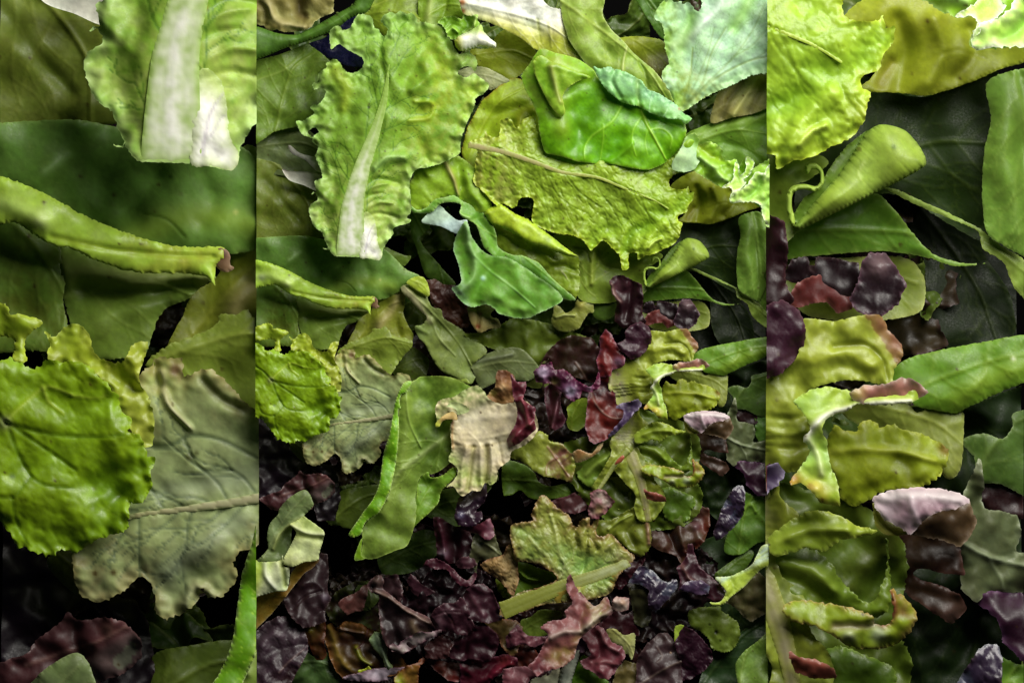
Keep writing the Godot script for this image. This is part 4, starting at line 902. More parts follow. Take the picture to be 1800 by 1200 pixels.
	var disc := leaf("frilly_leaf", "round bright lime leaf with radiating veins and a toothed rim", 54, q(5, [-40, 0, 0, 10, 50, 40, 60, 65, 130, 58, 160, 70, 200, 96, 240, 64, 282, 70, 330, 68, 372, 76, 410, 108, 460, 160, 482, 192, 490, 240, 526, 262, 512, 300, 560, 322, 576, 372, 602, 402, 588, 440, 592, 490, 558, 532, 518, 545, 514, 620, 470, 642, 430, 650, 380, 682, 330, 706, 290, 690, 266, 716, 200, 702, 180, 688, 146, 686, 120, 640, 80, 590, 30, 540, -40, 520]), "crisp", "82ac20", {"mat": "wet", "tooth": [2.4, 10.0], "ruf": [9.0, 22.0, 10.0], "m": "7aa41c", "dome": [7.0, 14.0], "und": [3.5, 18.0], "net": [16.0, 3.5, 0.2], "nc": "a4c44c", "t": [-0.02, -0.05], "e": "8cb428", "ew": 4.0, "g": [[q(5, [300, 450, 560, 560]), "5c8c18"]],
		"s": [[q(5, [105, 270, 40, 200, -20, 170]), 2, 1.4, -2.5, "4c7014", 0.6], [q(5, [110, 270, 150, 380, 190, 450, 240, 480, 330, 490]), 2, 1.4, -2.5, "4c7014", 0.6], [q(5, [110, 275, 260, 310, 400, 320, 500, 310]), 2, 1.4, -2.5, "4c7014", 0.6], [q(5, [110, 270, 240, 360, 340, 430]), 2, 1.4, -2.5, "4c7014", 0.5], [q(5, [110, 265, 200, 180, 250, 150, 330, 180]), 2, 1.4, 2.5, "b4cc5c", 0.6], [q(5, [230, 150, 250, 200, 300, 240]), 1.8, 1.2, 2.0, "b4cc5c", 0.6], [q(5, [190, 450, 130, 520, 40, 500, 20, 440]), 1.8, 1.2, -2.0, "4c7014", 0.5], [q(5, [130, 520, 140, 600, 180, 680]), 1.6, 1, -2.0, "4c7014", 0.5], [q(5, [330, 180, 420, 190, 470, 160]), 1.6, 1, 2.0, "b4cc5c", 0.5], [q(5, [400, 480, 480, 440, 560, 430]), 9, 8, -7.0], [q(5, [440, 560, 520, 500, 570, 480]), 8, 7, -8.0]], "b": [[q(5, [105, 270]), 6.0, "c4d490", 0.8, 2.0], [q(5, [130, 450]), 2.0, "3c5c10", 0.6, 0.0], [q(5, [480, 500]), 9.0, "447010", 0.3, -5.0]]})
	part(disc, "upright_frill", 44, q(5, [230, -40, 262, -10, 300, -50, 342, -56, 380, -25, 388, 5, 402, 42, 450, 70, 502, 64, 526, 15, 578, 4, 564, 60, 546, 120, 592, 220, 592, 350, 545, 330, 500, 250, 460, 165, 372, 85, 250, 65, 252, 0]), "crisp", "98b034", {"mat": "wet", "tooth": [1.6, 8.0], "ruf": [9.0, 18.0, 8.0], "e": "bccc60", "ew": 4.0, "g": [[q(5, [540, 120, 580, 330]), "a0a84c"]], "s": [[q(5, [400, 60, 470, 110, 530, 160]), 8, 6, -8.0]]})
	part(disc, "frilled_tip", 48, q(5, [0, -100, 60, -125, 110, -120, 116, -90, 150, -90, 226, -66, 200, -40, 165, 0, 172, 62, 130, 60, 136, 0, 100, -20, 40, -10, -40, 0, -40, -80]), "crisp", "88a82c", {"mat": "wet", "tooth": [1.6, 8.0], "e": "b8cc50", "ew": 5.0, "dome": [7.0, 8.0]})
	# --- the rolled leaf in the middle
	var rolled := leaf("green_leaf", "long green leaf with one bright side rolled up and a cut tip", 70, q(5, [1040, 320, 1062, 288, 1112, 275, 1150, 250, 1230, 243, 1330, 245, 1402, 262, 1482, 302, 1520, 330, 1500, 420, 1420, 500, 1385, 560, 1372, 640, 1376, 830, 1362, 852, 1300, 902, 1240, 930, 1180, 930, 1140, 980, 1126, 1080, 1140, 1160, 1130, 1220, 1110, 1310, 1082, 1395, 1052, 1440, 982, 1465, 900, 1500, 820, 1526, 760, 1522, 740, 1500, 756, 1390, 748, 1350, 770, 1280, 860, 1200, 940, 1050, 980, 860, 1000, 640, 1010, 440]), "smooth", "7c9a48", {"mat": "green", "tooth": [0.6, 8.0], "m": "6c8c3e", "t": [-0.03, 0.0], "e": "b0d070", "ew": 1.8, "g": [[q(5, [1150, 600, 1260, 360]), "548844"], [q(5, [1120, 900, 1240, 800]), "5c8030"]],
		"mid": q(5, [1370, 640, 1200, 760, 1060, 880, 960, 1000]), "veins": [3, 40.0, 55.0, 1.8, 1.6, "98b868", 0.45], "s": [[q(5, [1370, 640, 1260, 720, 1120, 830, 1000, 920, 920, 1100]), 6, 4, 4.0, "a4b87c", 0.75], [q(5, [1060, 360, 1080, 560, 1160, 740]), 3, 2, 3.0, "98b868", 0.5], [q(5, [1160, 1020, 1190, 900, 1260, 820, 1340, 760]), 20, 14, -10.0, "3c5c1c", 0.3], [q(5, [1050, 420, 1050, 700, 990, 960, 900, 1200]), 12, 12, 9.0, "90ac58", 0.4], [q(5, [1180, 380, 1250, 520, 1280, 600]), 24, 16, -8.0]]})
	part(rolled, "rolled_bright_side", 84, q(5, [1040, 290, 1092, 278, 1085, 312, 1062, 352, 1022, 372, 1012, 440, 1020, 465, 1000, 482, 1006, 600, 996, 760, 976, 900, 942, 1050, 900, 1140, 860, 1205, 770, 1270, 750, 1330, 738, 1352, 690, 1372, 660, 1366, 654, 1346, 700, 1280, 756, 1195, 822, 1110, 868, 1000, 888, 860, 900, 780, 940, 650, 960, 540, 972, 460, 1002, 360]), "smooth", "6aae22", {"mat": "wet", "roll": [4.0, 8.0], "t": [0.05, 0.0], "m": "5a9c1c", "net": [13.0, 2.0, 0.7], "nc": "b0e060", "e": "dcf4b0", "ew": 1.8, "ea": 0.9, "g": [[q(5, [990, 480, 1020, 330]), "94c058"]]})
	part(rolled, "lower_flap", 76, q(5, [754, 1372, 748, 1400, 742, 1500, 764, 1524, 694, 1530, 718, 1440, 742, 1388]), "smooth", "74a824", {"mat": "wet", "e": "c4e890", "ew": 1.5})
	leaf("green_leaf", "scalloped green leaf margin beside the lower half of the long rolled leaf", 62, q(5, [1112, 1240, 1128, 1080, 1140, 985, 1180, 930, 1214, 918, 1226, 955, 1310, 940, 1382, 885, 1412, 890, 1402, 945, 1340, 1010, 1302, 1050, 1282, 1130, 1225, 1195, 1150, 1260, 1102, 1310, 1072, 1316, 1088, 1270]), "smooth", "72a03a", {"tooth": [1.0, 8.0], "dome": [6.0, 8.0], "e": "a8cc68", "ew": 2.0, "m": "609430", "s": [[q(5, [1230, 960, 1310, 910, 1390, 880]), 5, 4, 6.0, "90b850", 0.5], [q(5, [1180, 1000, 1260, 1030, 1240, 1130]), 12, 10, -8.0, "3c6018", 0.3]]})
	# --- the leaf with the white stub
	var stub := leaf("wilted_leaf", "leaf with a wide cream coloured fibrous stub cut square at one side", 80, q(5, [1270, 530, 1262, 470, 1290, 415, 1340, 398, 1400, 385, 1450, 350, 1500, 322, 1560, 310, 1600, 345, 1640, 402, 1720, 440, 1800, 430, 1900, 420, 1960, 500, 1980, 620, 1900, 720, 1800, 770, 1780, 832, 1742, 862, 1702, 900, 1692, 972, 1652, 1006, 1612, 990, 1582, 1040, 1560, 1050, 1520, 1046, 1460, 1082, 1422, 1062, 1386, 1012, 1342, 1020, 1400, 962, 1422, 902, 1392, 862, 1356, 832, 1376, 760, 1370, 640, 1376, 565, 1420, 520, 1380, 500, 1330, 520, 1300, 580, 1276, 598]), "crisp", "dccfae", {"mat": "pale", "tooth": [1.0, 7.0], "ruf": [5.0, 16.0, 12.0], "m": "d0c69c", "net": [9.0, 0.9, 0.0], "g": [[q(5, [1560, 820, 1520, 960]), "b4c474"], [q(5, [1540, 500, 1500, 380]), "7fa058"], [q(5, [1380, 470, 1280, 500]), "a8c070"]], "s": [[q(5, [1400, 560, 1600, 530, 1800, 520]), 8, 6, 2.0, "ece4cc", 0.3], [q(5, [1400, 680, 1600, 680, 1800, 640]), 4, 3, 1.2, "ece0b8", 0.3], [q(5, [1380, 720, 1560, 740, 1760, 700]), 3, 2, -1.2, "b09c68", 0.25], [q(5, [1500, 640, 1560, 700, 1620, 800]), 2, 1.5, 1.4, "f0e4bc", 0.4], [q(5, [1620, 640, 1560, 740, 1480, 800]), 2, 1.5, 1.4, "f0e4bc", 0.4], [q(5, [1480, 740, 1450, 880, 1440, 1040]), 5, 5, 6.0], [q(5, [1530, 740, 1510, 880, 1490, 1040]), 4, 4, -6.0, "8c8c4c", 0.4], [q(5, [1580, 740, 1580, 880, 1580, 1000]), 5, 5, 6.0], [q(5, [1650, 720, 1660, 860, 1650, 980]), 5, 4, 6.0], [q(5, [1620, 740, 1620, 880, 1610, 990]), 4, 3, -6.0, "8c8c4c", 0.4], [q(5, [1700, 700, 1720, 800, 1730, 850]), 4, 4, -5.0], [q(5, [1385, 560, 1380, 660, 1388, 750]), 2, 2, 2.0, "c88c58", 0.5]], "b": [[q(5, [1435, 490]), 2.0, "201c10", 0.9, 0.0], [q(5, [1580, 498]), 1.6, "403020", 0.8, 0.0], [q(5, [1660, 728]), 1.6, "403020", 0.8, 0.0]]})
	part(stub, "split_flap", 92, q(5, [1340, 455, 1375, 425, 1440, 432, 1500, 470, 1490, 495, 1420, 512, 1410, 480, 1380, 462]), "smooth", "bccc94", {"mat": "pale", "dome": [5.0, 6.0], "curl": [4.0, 6.0]})
	part(stub, "dry_curl", 90, q(5, [1268, 570, 1266, 598, 1290, 594, 1310, 560, 1350, 545, 1412, 550, 1410, 510, 1380, 492, 1320, 518]), "smooth", "b49c60", {"mat": "dry", "dome": [6.0, 6.0], "g": [[q(5, [1320, 550, 1275, 590]), "b4c050"]]})


func lower_heap() -> void:
	# --- lower left corner
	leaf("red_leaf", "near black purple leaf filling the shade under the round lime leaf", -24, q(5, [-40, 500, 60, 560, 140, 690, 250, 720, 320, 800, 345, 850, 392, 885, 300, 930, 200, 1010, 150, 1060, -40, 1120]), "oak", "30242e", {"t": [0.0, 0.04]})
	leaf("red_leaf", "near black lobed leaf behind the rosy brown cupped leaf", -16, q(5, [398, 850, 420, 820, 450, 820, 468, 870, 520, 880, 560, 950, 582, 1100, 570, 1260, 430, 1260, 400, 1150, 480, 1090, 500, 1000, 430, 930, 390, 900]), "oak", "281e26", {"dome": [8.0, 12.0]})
	leaf("green_leaf", "flat dark green leaf behind the bright rolled side of the long leaf", -20, q(5, [588, 1060, 700, 1030, 860, 1012, 920, 1060, 900, 1180, 840, 1300, 700, 1330, 560, 1280, 575, 1160]), "smooth", "67803a", {"dome": [6.0, 10.0], "t": [0.0, -0.08], "m": "58702e"})
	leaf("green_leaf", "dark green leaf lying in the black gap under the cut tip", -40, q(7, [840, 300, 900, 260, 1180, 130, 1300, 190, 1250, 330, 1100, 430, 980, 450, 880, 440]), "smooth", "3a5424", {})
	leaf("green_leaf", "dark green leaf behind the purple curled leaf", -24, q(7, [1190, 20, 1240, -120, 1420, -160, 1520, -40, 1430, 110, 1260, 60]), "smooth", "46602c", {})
	var rosy := leaf("red_leaf", "cupped rosy brown leaf above the folded pale leaf", 10, q(5, [20, 1110, 120, 1070, 160, 1062, 200, 1010, 280, 950, 305, 918, 335, 945, 430, 933, 485, 945, 545, 1005, 545, 1060, 495, 1110, 412, 1142, 380, 1180, 250, 1200, 100, 1180]), "oak", "6a4440", {"dome": [9.0, 12.0], "e": "8c6a60", "ew": 2.0, "g": [[q(5, [400, 1010, 430, 1060]), "6c6c5c"]], "s": [[q(5, [160, 1090, 280, 1050, 400, 1010, 500, 960]), 2, 1.5, 2.0, "947468", 0.5], [q(5, [320, 960, 330, 1020, 360, 1050]), 6, 5, -6.0, "3c2422", 0.4]], "b": [[q(5, [440, 965]), 6.0, "8a6858", 0.5, 3.0]]})
	var pale := leaf("green_leaf", "shaded green leaf folded into pale cream pleats in the lower corner", 30, q(7, [70, 350, 10, 350, 0, 345, 80, 260, 75, 180, 95, 80, 150, 20, 160, -20, 230, -100, 330, -155, 372, -130, 402, -50, 380, -20, 340, 20, 250, 120, 240, 250, 190, 352]), "smooth", "7c8e62", {"dome": [9.0, 12.0], "m": "6a8052", "s": [[q(7, [120, 260, 160, 160, 240, 90, 330, 40]), 4, 4, 7.0, "b4bc78", 0.6], [q(7, [150, 280, 200, 180, 280, 110]), 9, 7, -9.0, "3c5028", 0.4], [q(7, [240, -60, 200, 40, 120, 130]), 12, 10, 6.0]]})
	part(pale, "pale_pleat", 44, q(7, [235, 85, 280, 62, 335, 30, 365, 52, 432, 98, 478, 142, 465, 212, 442, 290, 432, 338, 330, 352, 258, 382, 188, 354, 232, 250, 280, 152, 262, 112]), "smooth", "d4dca0", {"mat": "pale", "dome": [9.0, 12.0], "net": [11.0, 1.6, 0.0], "m": "c4d08c", "t": [0.0, 0.05], "g": [[q(7, [360, 200, 350, 60]), "acc070"]], "s": [[q(7, [260, 100, 360, 150, 470, 160]), 4, 4, 5.0, "e8ecc8", 0.5], [q(7, [290, 170, 380, 180, 450, 190]), 7, 6, -5.0, "98ac58", 0.4]]})
	part(pale, "lime_curl", 40, q(7, [-40, 350, 60, 350, 160, 342, 184, 305, 196, 380, 232, 392, 232, 460, 212, 550, 140, 556, 40, 582, -40, 600]), "smooth", "d4e0b0", {"mat": "pale", "dome": [9.0, 12.0], "g": [[q(7, [110, 450, 20, 400]), "a4c054"]], "s": [[q(7, [60, 360, 70, 450, 130, 530]), 6, 5, 7.0, "ecf0e0", 0.6], [q(7, [170, 340, 190, 420, 200, 520]), 5, 4, -7.0, "8c9c48", 0.5]]})
	leaf("wilted_leaf", "golden brown leaf sliver with a dark rim beneath the pale pleats", 18, q(7, [-40, 830, -40, 600, 60, 570, 220, 530, 240, 440, 300, 370, 440, 330, 400, 390, 340, 430, 280, 500, 200, 602, 80, 742]), "smooth", "8c7428", {"mat": "dry", "t": [0.03, -0.05], "m": "7a5c20", "e": "a89480", "ew": 1.5, "g": [[q(7, [240, 480, 400, 360]), "7c4c28"]]})
	leaf("red_leaf", "dark brown leaf standing up behind the golden sliver", 6, q(7, [195, 610, 260, 510, 340, 420, 430, 330, 450, 300, 490, 310, 498, 430, 492, 560, 518, 612, 472, 700, 482, 770, 400, 800, 330, 810, 250, 740, 205, 670]), "oak", "4e3a3a", {"dome": [9.0, 14.0], "m": "402e30", "t": [-0.06, 0.05], "b": [[q(7, [480, 600]), 7.0, "8a8090", 0.6, 2.0]], "s": [[q(7, [250, 690, 340, 600, 450, 560]), 3, 2, -3.0], [q(7, [300, 520, 400, 500, 480, 540]), 8, 6, 6.0]]})
	leaf("red_leaf", "large rounded purple grey leaf at the bottom corner", 24, q(7, [-40, 880, 60, 790, 150, 742, 250, 750, 320, 812, 352, 900, 354, 985, 300, 1090, 250, 1180, 230, 1260, -40, 1260]), "oak", "4e4244", {"dome": [10.0, 16.0], "t": [0.0, 0.08], "m": "4a3a42", "net": [18.0, 5.0, 0.15], "s": [[q(7, [160, 1130, 220, 1060, 330, 970]), 2, 1.5, 2.0, "8c7468", 0.5], [q(7, [60, 900, 200, 860, 320, 880]), 10, 8, 5.0, "6c5e66", 0.4], [q(7, [100, 1000, 220, 960, 340, 950]), 8, 7, -5.0]], "g": [[q(7, [180, 1040, 240, 1190]), "3e1c1e"]]})
	leaf("wilted_leaf", "narrow amber leaf hanging between the two dark leaves in the corner", 0, q(7, [322, 815, 400, 785, 470, 735, 480, 830, 468, 930, 488, 1010, 462, 1042, 420, 1042, 380, 962, 350, 900]), "oak", "54401a", {"m": "422814", "dome": [6.0, 10.0], "b": [[q(7, [375, 825]), 7.0, "b8b020", 0.7, 2.0]], "e": "5a2418", "ew": 3.0})
	leaf("green_leaf", "dull green leaf in shade beside the rounded purple grey leaf", -16, q(7, [300, 960, 420, 1040, 490, 1000, 570, 1140, 570, 1260, 220, 1260, 290, 1100]), "smooth", "48663a", {"t": [0.0, -0.06], "s": [[q(7, [260, 1190, 400, 1100, 520, 1080]), 8, 6, 4.0]]})
	# --- bottom: amber rimmed bowl of dark oakleaf
	var bowl := leaf("red_leaf", "dark oakleaf hollow with an amber scalloped rim at the bottom", 4, q(7, [465, 870, 480, 810, 520, 795, 560, 830, 620, 780, 740, 800, 850, 860, 930, 900, 1000, 1000, 1060, 1090, 960, 1150, 800, 1160, 680, 1170, 610, 1170, 560, 1120, 522, 1040, 500, 960]), "oak", "3a2616", {"dome": [-12.0, 22.0], "e": "9a7c34", "ew": 8.0, "ea": 0.9, "m": "4a4418", "t": [0.0, 0.03], "s": [[q(7, [500, 820, 540, 900, 570, 1010, 640, 1100]), 7, 7, 7.0, "a08c3c", 0.6], [q(7, [700, 960, 740, 1040, 800, 1080]), 5, 4, 7.0, "90a030", 0.7], [q(7, [590, 830, 680, 850, 750, 860]), 3, 2, 6.0, "7c5c54", 0.7], [q(7, [790, 690, 780, 850, 740, 940, 700, 970]), 1.6, 1.4, 4.0, "5c2c38", 0.7]]})
	part(bowl, "mauve_rim", 24, q(7, [612, 1168, 660, 1150, 720, 1140, 780, 1118, 830, 1110, 900, 1104, 960, 1104, 1052, 1098, 1030, 1130, 980, 1162, 920, 1180, 860, 1192, 790, 1186, 720, 1188, 650, 1182]), "oak", "b0a0ac", {"dome": [9.0, 8.0], "t": [0.0, -0.2], "m": "988490", "e": "6c3c50", "ew": 2.0})
	part(bowl, "lime_tip", 20, q(7, [715, 1115, 760, 1105, 790, 1086, 812, 1120, 770, 1130, 720, 1138]), "smooth", "a4b430", {"dome": [5.0, 6.0]})
	leaf("green_leaf", "grey green stalk piece curving down inside the amber rimmed hollow", 20, q(7, [790, 905, 812, 870, 835, 846, 900, 860, 908, 900, 920, 950, 924, 1040, 960, 1090, 935, 1110, 905, 1090, 885, 1030, 830, 972]), "smooth", "7c9270", {"dome": [10.0, 10.0], "e": "a4b46c", "ew": 2.0, "s": [[q(7, [850, 880, 880, 970, 930, 1090]), 4, 3, 4.0, "a8bc98", 0.6]]})
	leaf("wilted_leaf", "amber and orange leaf at the bottom edge with a dark hem", 22, q(7, [975, 1168, 1020, 1120, 1060, 1088, 1132, 1068, 1160, 1040, 1192, 1016, 1204, 1045, 1152, 1072, 1136, 1120, 1130, 1260, 990, 1260]), "oak", "7a5c26", {"mat": "red", "dome": [8.0, 8.0], "g": [[q(7, [1100, 1090, 1190, 1030]), "8c4424"], [q(7, [1060, 1160, 1000, 1190]), "8c9c30"]], "e": "7a3c24", "ew": 2.5})
	leaf("red_leaf", "amber red curled leaf at the bottom beside the crimson leaf", 14, q(7, [1205, 1045, 1280, 1052, 1350, 1066, 1440, 1076, 1440, 1150, 1420, 1195, 1350, 1182, 1262, 1112]), "oak", "5e4424", {"dome": [-6.0, 12.0], "e": "b4968c", "ew": 2.5, "m": "6c2c20"})
	# --- dark oakleaf in the lower middle
	leaf("red_leaf", "dark brown green oakleaf deep under the twisted dark leaf", -18, q(7, [480, 690, 520, 630, 560, 570, 690, 500, 790, 495, 900, 560, 900, 780, 850, 890, 740, 870, 600, 835, 520, 770]), "oak", "3c3420", {"dome": [8.0, 14.0], "m": "33401c"})
	leaf("red_leaf", "small tan pink leaf tip above the amber rimmed hollow", 12, q(7, [575, 655, 600, 620, 700, 575, 750, 530, 780, 515, 772, 590, 742, 692, 690, 700, 640, 722]), "oak", "8a6a54", {"dome": [6.0, 9.0], "m": "6c4c3e", "net": [14.0, 1.4, 0.2]})
	leaf("green_leaf", "dark green leaf scrap behind the small tan pink tip", -4, q(7, [690, 560, 740, 500, 800, 500, 860, 580, 850, 640, 780, 700, 730, 690]), "smooth", "42562a", {"dome": [6.0, 10.0]})
	var twist := leaf("red_leaf", "dark leaf twisting down from a crumpled tip to a bright lower fold", 34, q(7, [785, 515, 810, 480, 850, 450, 880, 455, 892, 490, 882, 535, 920, 570, 960, 602, 1010, 645, 1050, 672, 1150, 720, 1230, 758, 1252, 800, 1310, 830, 1260, 870, 1200, 892, 1150, 920, 1100, 952, 1030, 992, 960, 974, 920, 930, 895, 880, 880, 800, 862, 650, 870, 592, 812, 560]), "oak", "463632", {"dome": [6.0, 10.0], "m": "3a2c2a", "e": "a08878", "ew": 3.0, "t": [0.05, -0.05], "s": [[q(7, [840, 560, 930, 600, 1050, 690, 1220, 780]), 5, 4, 8.0, "947a6c", 0.7], [q(7, [920, 700, 960, 820, 1000, 920]), 20, 14, -14.0, "281e20", 0.4], [q(7, [1100, 780, 1120, 840, 1200, 860]), 8, 7, 5.0, "7a6a4c", 0.6]], "b": [[q(7, [850, 490]), 8.0, "8c7468", 0.6, 6.0], [q(7, [815, 530]), 5.0, "2c1c1c", 0.6, -6.0]]})
	part(twist, "bright_fold", 46, q(7, [940, 940, 960, 930, 1010, 950, 1016, 920, 1060, 890, 1110, 862, 1160, 840, 1210, 850, 1300, 828, 1260, 868, 1200, 892, 1150, 922, 1100, 952, 1030, 992, 960, 976]), "oak", "b09c9c", {"dome": [8.0, 9.0], "t": [0.0, -0.12], "m": "8c7c74", "e": "70304c", "ew": 2.0})
	leaf("red_leaf", "small dark leaf with a veined pink face in the black gap", 2, q(7, [1065, 490, 1085, 445, 1110, 460, 1150, 510, 1200, 540, 1250, 570, 1200, 590, 1150, 602, 1100, 570]), "oak", "785458", {"dome": [7.0, 8.0], "m": "5a3840", "net": [9.0, 2.5, 0.25], "nc": "2c1418"})
	leaf("red_leaf", "dusky leaf standing behind the crumpled tip of the twisting leaf", 14, q(7, [880, 480, 930, 460, 985, 445, 1010, 500, 1028, 560, 1000, 640, 950, 600, 890, 560]), "oak", "523a3a", {"dome": [6.0, 9.0], "t": [0.1, 0.0]})
	# --- purple cluster
	leaf("red_leaf", "maroon leaf with upright folds above the thin twisted strip", 22, q(7, [1248, 45, 1285, 38, 1330, 70, 1380, 100, 1430, 112, 1500, 150, 1525, 230, 1505, 330, 1450, 345, 1390, 355, 1330, 362, 1278, 312, 1268, 200]), "oak", "50242e", {"dome": [7.0, 12.0], "m": "3c1822", "t": [0.0, 0.06], "s": [[q(7, [1280, 60, 1310, 180, 1330, 330]), 6, 6, 8.0, "6c3442", 0.5], [q(7, [1380, 120, 1400, 240, 1400, 340]), 9, 8, -11.0, "281014", 0.4]], "b": [[q(7, [1320, 290]), 9.0, "a48c9c", 0.6, 5.0], [q(7, [1290, 300]), 4.0, "b8a8b8", 0.5, 2.0]]})
	leaf("green_leaf", "olive stalk with a dusky pink pointed tip beside the maroon folds", 30, q(7, [1500, 340, 1525, 230, 1530, 180, 1560, 140, 1600, 110, 1665, 112, 1682, 190, 1722, 300, 1640, 335, 1560, 345, 1540, 440, 1520, 490, 1495, 480, 1545, 420]), "oak", "585a40", {"mat": "red", "dome": [6.0, 10.0], "s": [[q(7, [1560, 200, 1640, 240, 1720, 300]), 3, 2, 3.0, "8c9468", 0.6]]})
	leaf("red_leaf", "dusky pink leaf tip with a pale point over the olive stalk", 44, q(7, [1425, 105, 1480, 95, 1535, 90, 1580, 85, 1640, 48, 1660, 90, 1672, 160, 1640, 190, 1610, 185, 1560, 145, 1500, 130]), "oak", "7c3c48", {"dome": [7.0, 9.0], "g": [[q(7, [1590, 120, 1660, 120]), "c49a9c"]], "e": "a06068", "ew": 2.0})
	leaf("red_leaf", "thin maroon strip twisting through the gap with a loop at its end", 34, q(7, [1182, 375, 1202, 343, 1262, 333, 1322, 358, 1352, 380, 1392, 412, 1432, 460, 1480, 488, 1510, 470, 1540, 430, 1548, 450, 1520, 500, 1480, 522, 1440, 512, 1390, 472, 1345, 402, 1270, 398]), "oak", "5e2836", {"dome": [8.0, 8.0], "e": "8c5460", "ew": 2.0})
	leaf("red_leaf", "small mauve curl under the maroon folds", 30, q(7, [1405, 362, 1440, 325, 1490, 318, 1530, 335, 1548, 372, 1500, 392, 1430, 392]), "oak", "7a5458", {"dome": [8.0, 9.0], "m": "5c3a40"})
	leaf("red_leaf", "smooth mauve oakleaf lobe uppermost in the purple cluster", 46, q(7, [1460, 600, 1480, 545, 1520, 515, 1595, 508, 1655, 552, 1700, 650, 1724, 750, 1640, 775, 1560, 760, 1500, 740, 1465, 670]), "oak", "56313a", {"dome": [10.0, 14.0], "net": [18.0, 1.0, 0.1], "m": "4c2a34", "s": [[q(7, [1490, 560, 1540, 640, 1600, 720]), 7, 6, 5.0, "8c5460", 0.4], [q(7, [1660, 600, 1640, 680, 1660, 760]), 9, 8, -7.0]]})
	leaf("red_leaf", "veined plum lobe with a crease on the near side of the purple cluster", 52, q(7, [1226, 740, 1262, 680, 1322, 645, 1400, 638, 1440, 602, 1475, 640, 1500, 720, 1530, 800, 1480, 860, 1420, 852, 1350, 832, 1272, 832]), "oak", "5c363e", {"dome": [9.0, 12.0], "m": "502e36", "net": [17.0, 3.5, 0.2], "nc": "8c6468", "s": [[q(7, [1240, 730, 1330, 700, 1440, 700]), 2, 1.4, -3.0, "3c1820", 0.5], [q(7, [1330, 700, 1380, 760, 1400, 830]), 2, 1.4, -2.5, "3c1820", 0.5], [q(7, [1280, 800, 1300, 740, 1370, 690]), 10, 8, 6.0, "907078", 0.4]]})
	leaf("red_leaf", "dark plum lobe with a scalloped rim at the bottom of the purple cluster", 38, q(7, [1350, 962, 1400, 900, 1450, 870, 1500, 780, 1600, 780, 1692, 858, 1704, 920, 1680, 990, 1640, 1042, 1600, 1046, 1560, 1030, 1500, 1030, 1440, 1047, 1370, 1022]), "oak", "4e222e", {"dome": [8.0, 12.0], "m": "42202a", "e": "744a50", "ew": 2.0, "s": [[q(7, [1470, 990, 1480, 900, 1530, 840]), 6, 5, -8.0]]})
	leaf("red_leaf", "crumpled red brown leaf end below the bright lower fold", 28, q(7, [1188, 960, 1212, 920, 1242, 898, 1320, 868, 1382, 888, 1395, 920, 1362, 962, 1352, 1020, 1270, 1032, 1200, 1022]), "oak", "64403a", {"dome": [9.0, 10.0], "und": [6.0, 12.0], "m": "50302c"})
	leaf("red_leaf", "wide crimson leaf wavy along the bottom edge", 20, q(7, [1440, 1060, 1500, 1040, 1560, 1032, 1650, 1032, 1750, 1005, 1830, 1030, 1850, 1150, 1760, 1120, 1700, 1140, 1640, 1200, 1600, 1260, 1440, 1260]), "oak", "6c2030", {"dome": [8.0, 10.0], "ruf": [7.0, 20.0, 12.0], "m": "681c30", "e": "b07884", "ew": 2.5, "g": [[q(7, [1680, 1100, 1790, 1050]), "8c4a30"]], "s": [[q(7, [1640, 1190, 1700, 1110, 1790, 1070]), 7, 6, 10.0, "a02c44", 0.5]]})
	leaf("green_leaf", "olive brown leaf between the purple cluster and the salad leaf midrib", 28, q(7, [1560, 790, 1640, 765, 1740, 760, 1830, 772, 1870, 810, 1860, 900, 1830, 1000, 1790, 1005, 1735, 950, 1690, 855]), "oak", "746238", {"mat": "red", "dome": [7.0, 12.0], "m": "5c5028", "e": "8a4c40", "ew": 3.0})
	leaf("wilted_leaf", "tan leaf with a cobbled crinkled surface and a brown rim", 44, q(7, [1582, 372, 1625, 338, 1690, 320, 1742, 300, 1770, 240, 1830, 225, 1835, 340, 1842, 480, 1810, 580, 1780, 565, 1758, 520, 1690, 462, 1620, 412]), "oak", "a48e60", {"mat": "dry", "net": [11.0, 12.0, 0.25], "nc": "5c4424", "dome": [6.0, 9.0], "e": "7a4c34", "ew": 2.5, "m": "947a4c"})
	leaf("green_leaf", "small lime leaf scraps under the tan crinkled leaf", 10, q(7, [1690, 480, 1720, 470, 1770, 530, 1830, 570, 1830, 640, 1740, 600, 1700, 545]), "oak", "7e9830", {"dome": [6.0, 8.0]})
	leaf("red_leaf", "dark purple shiny curl with painted sheen rising under the cream stub leaf", 48, q(5, [1398, 1240, 1410, 1180, 1430, 1100, 1480, 1060, 1532, 1042, 1580, 1020, 1614, 995, 1618, 1080, 1600, 1130, 1565, 1160, 1525, 1205, 1580, 1200, 1590, 1240, 1540, 1290, 1500, 1300, 1425, 1285, 1405, 1250]), "oak", "503848", {"mat": "shiny", "dome": [12.0, 14.0], "net": [13.0, 6.0, 0.2], "nc": "241420", "m": "402c3c", "b": [[q(5, [1440, 1215]), 7.0, "9890b8", 0.6, 3.0], [q(5, [1560, 1100]), 6.0, "8c7888", 0.5, 2.0]]})  # lavender spots and dark valleys paint its sheen
	# --- lower right corner
	leaf("green_leaf", "dark green leaf filling the lower corner behind the smooth green leaf", -10, q(8, [1370, 960, 1500, 930, 1600, 870, 1800, 700, 1860, 690, 1860, 1000, 1700, 1100, 1640, 1260, 1330, 1260, 1350, 1120]), "smooth", "2c4828", {"m": "223a20"})
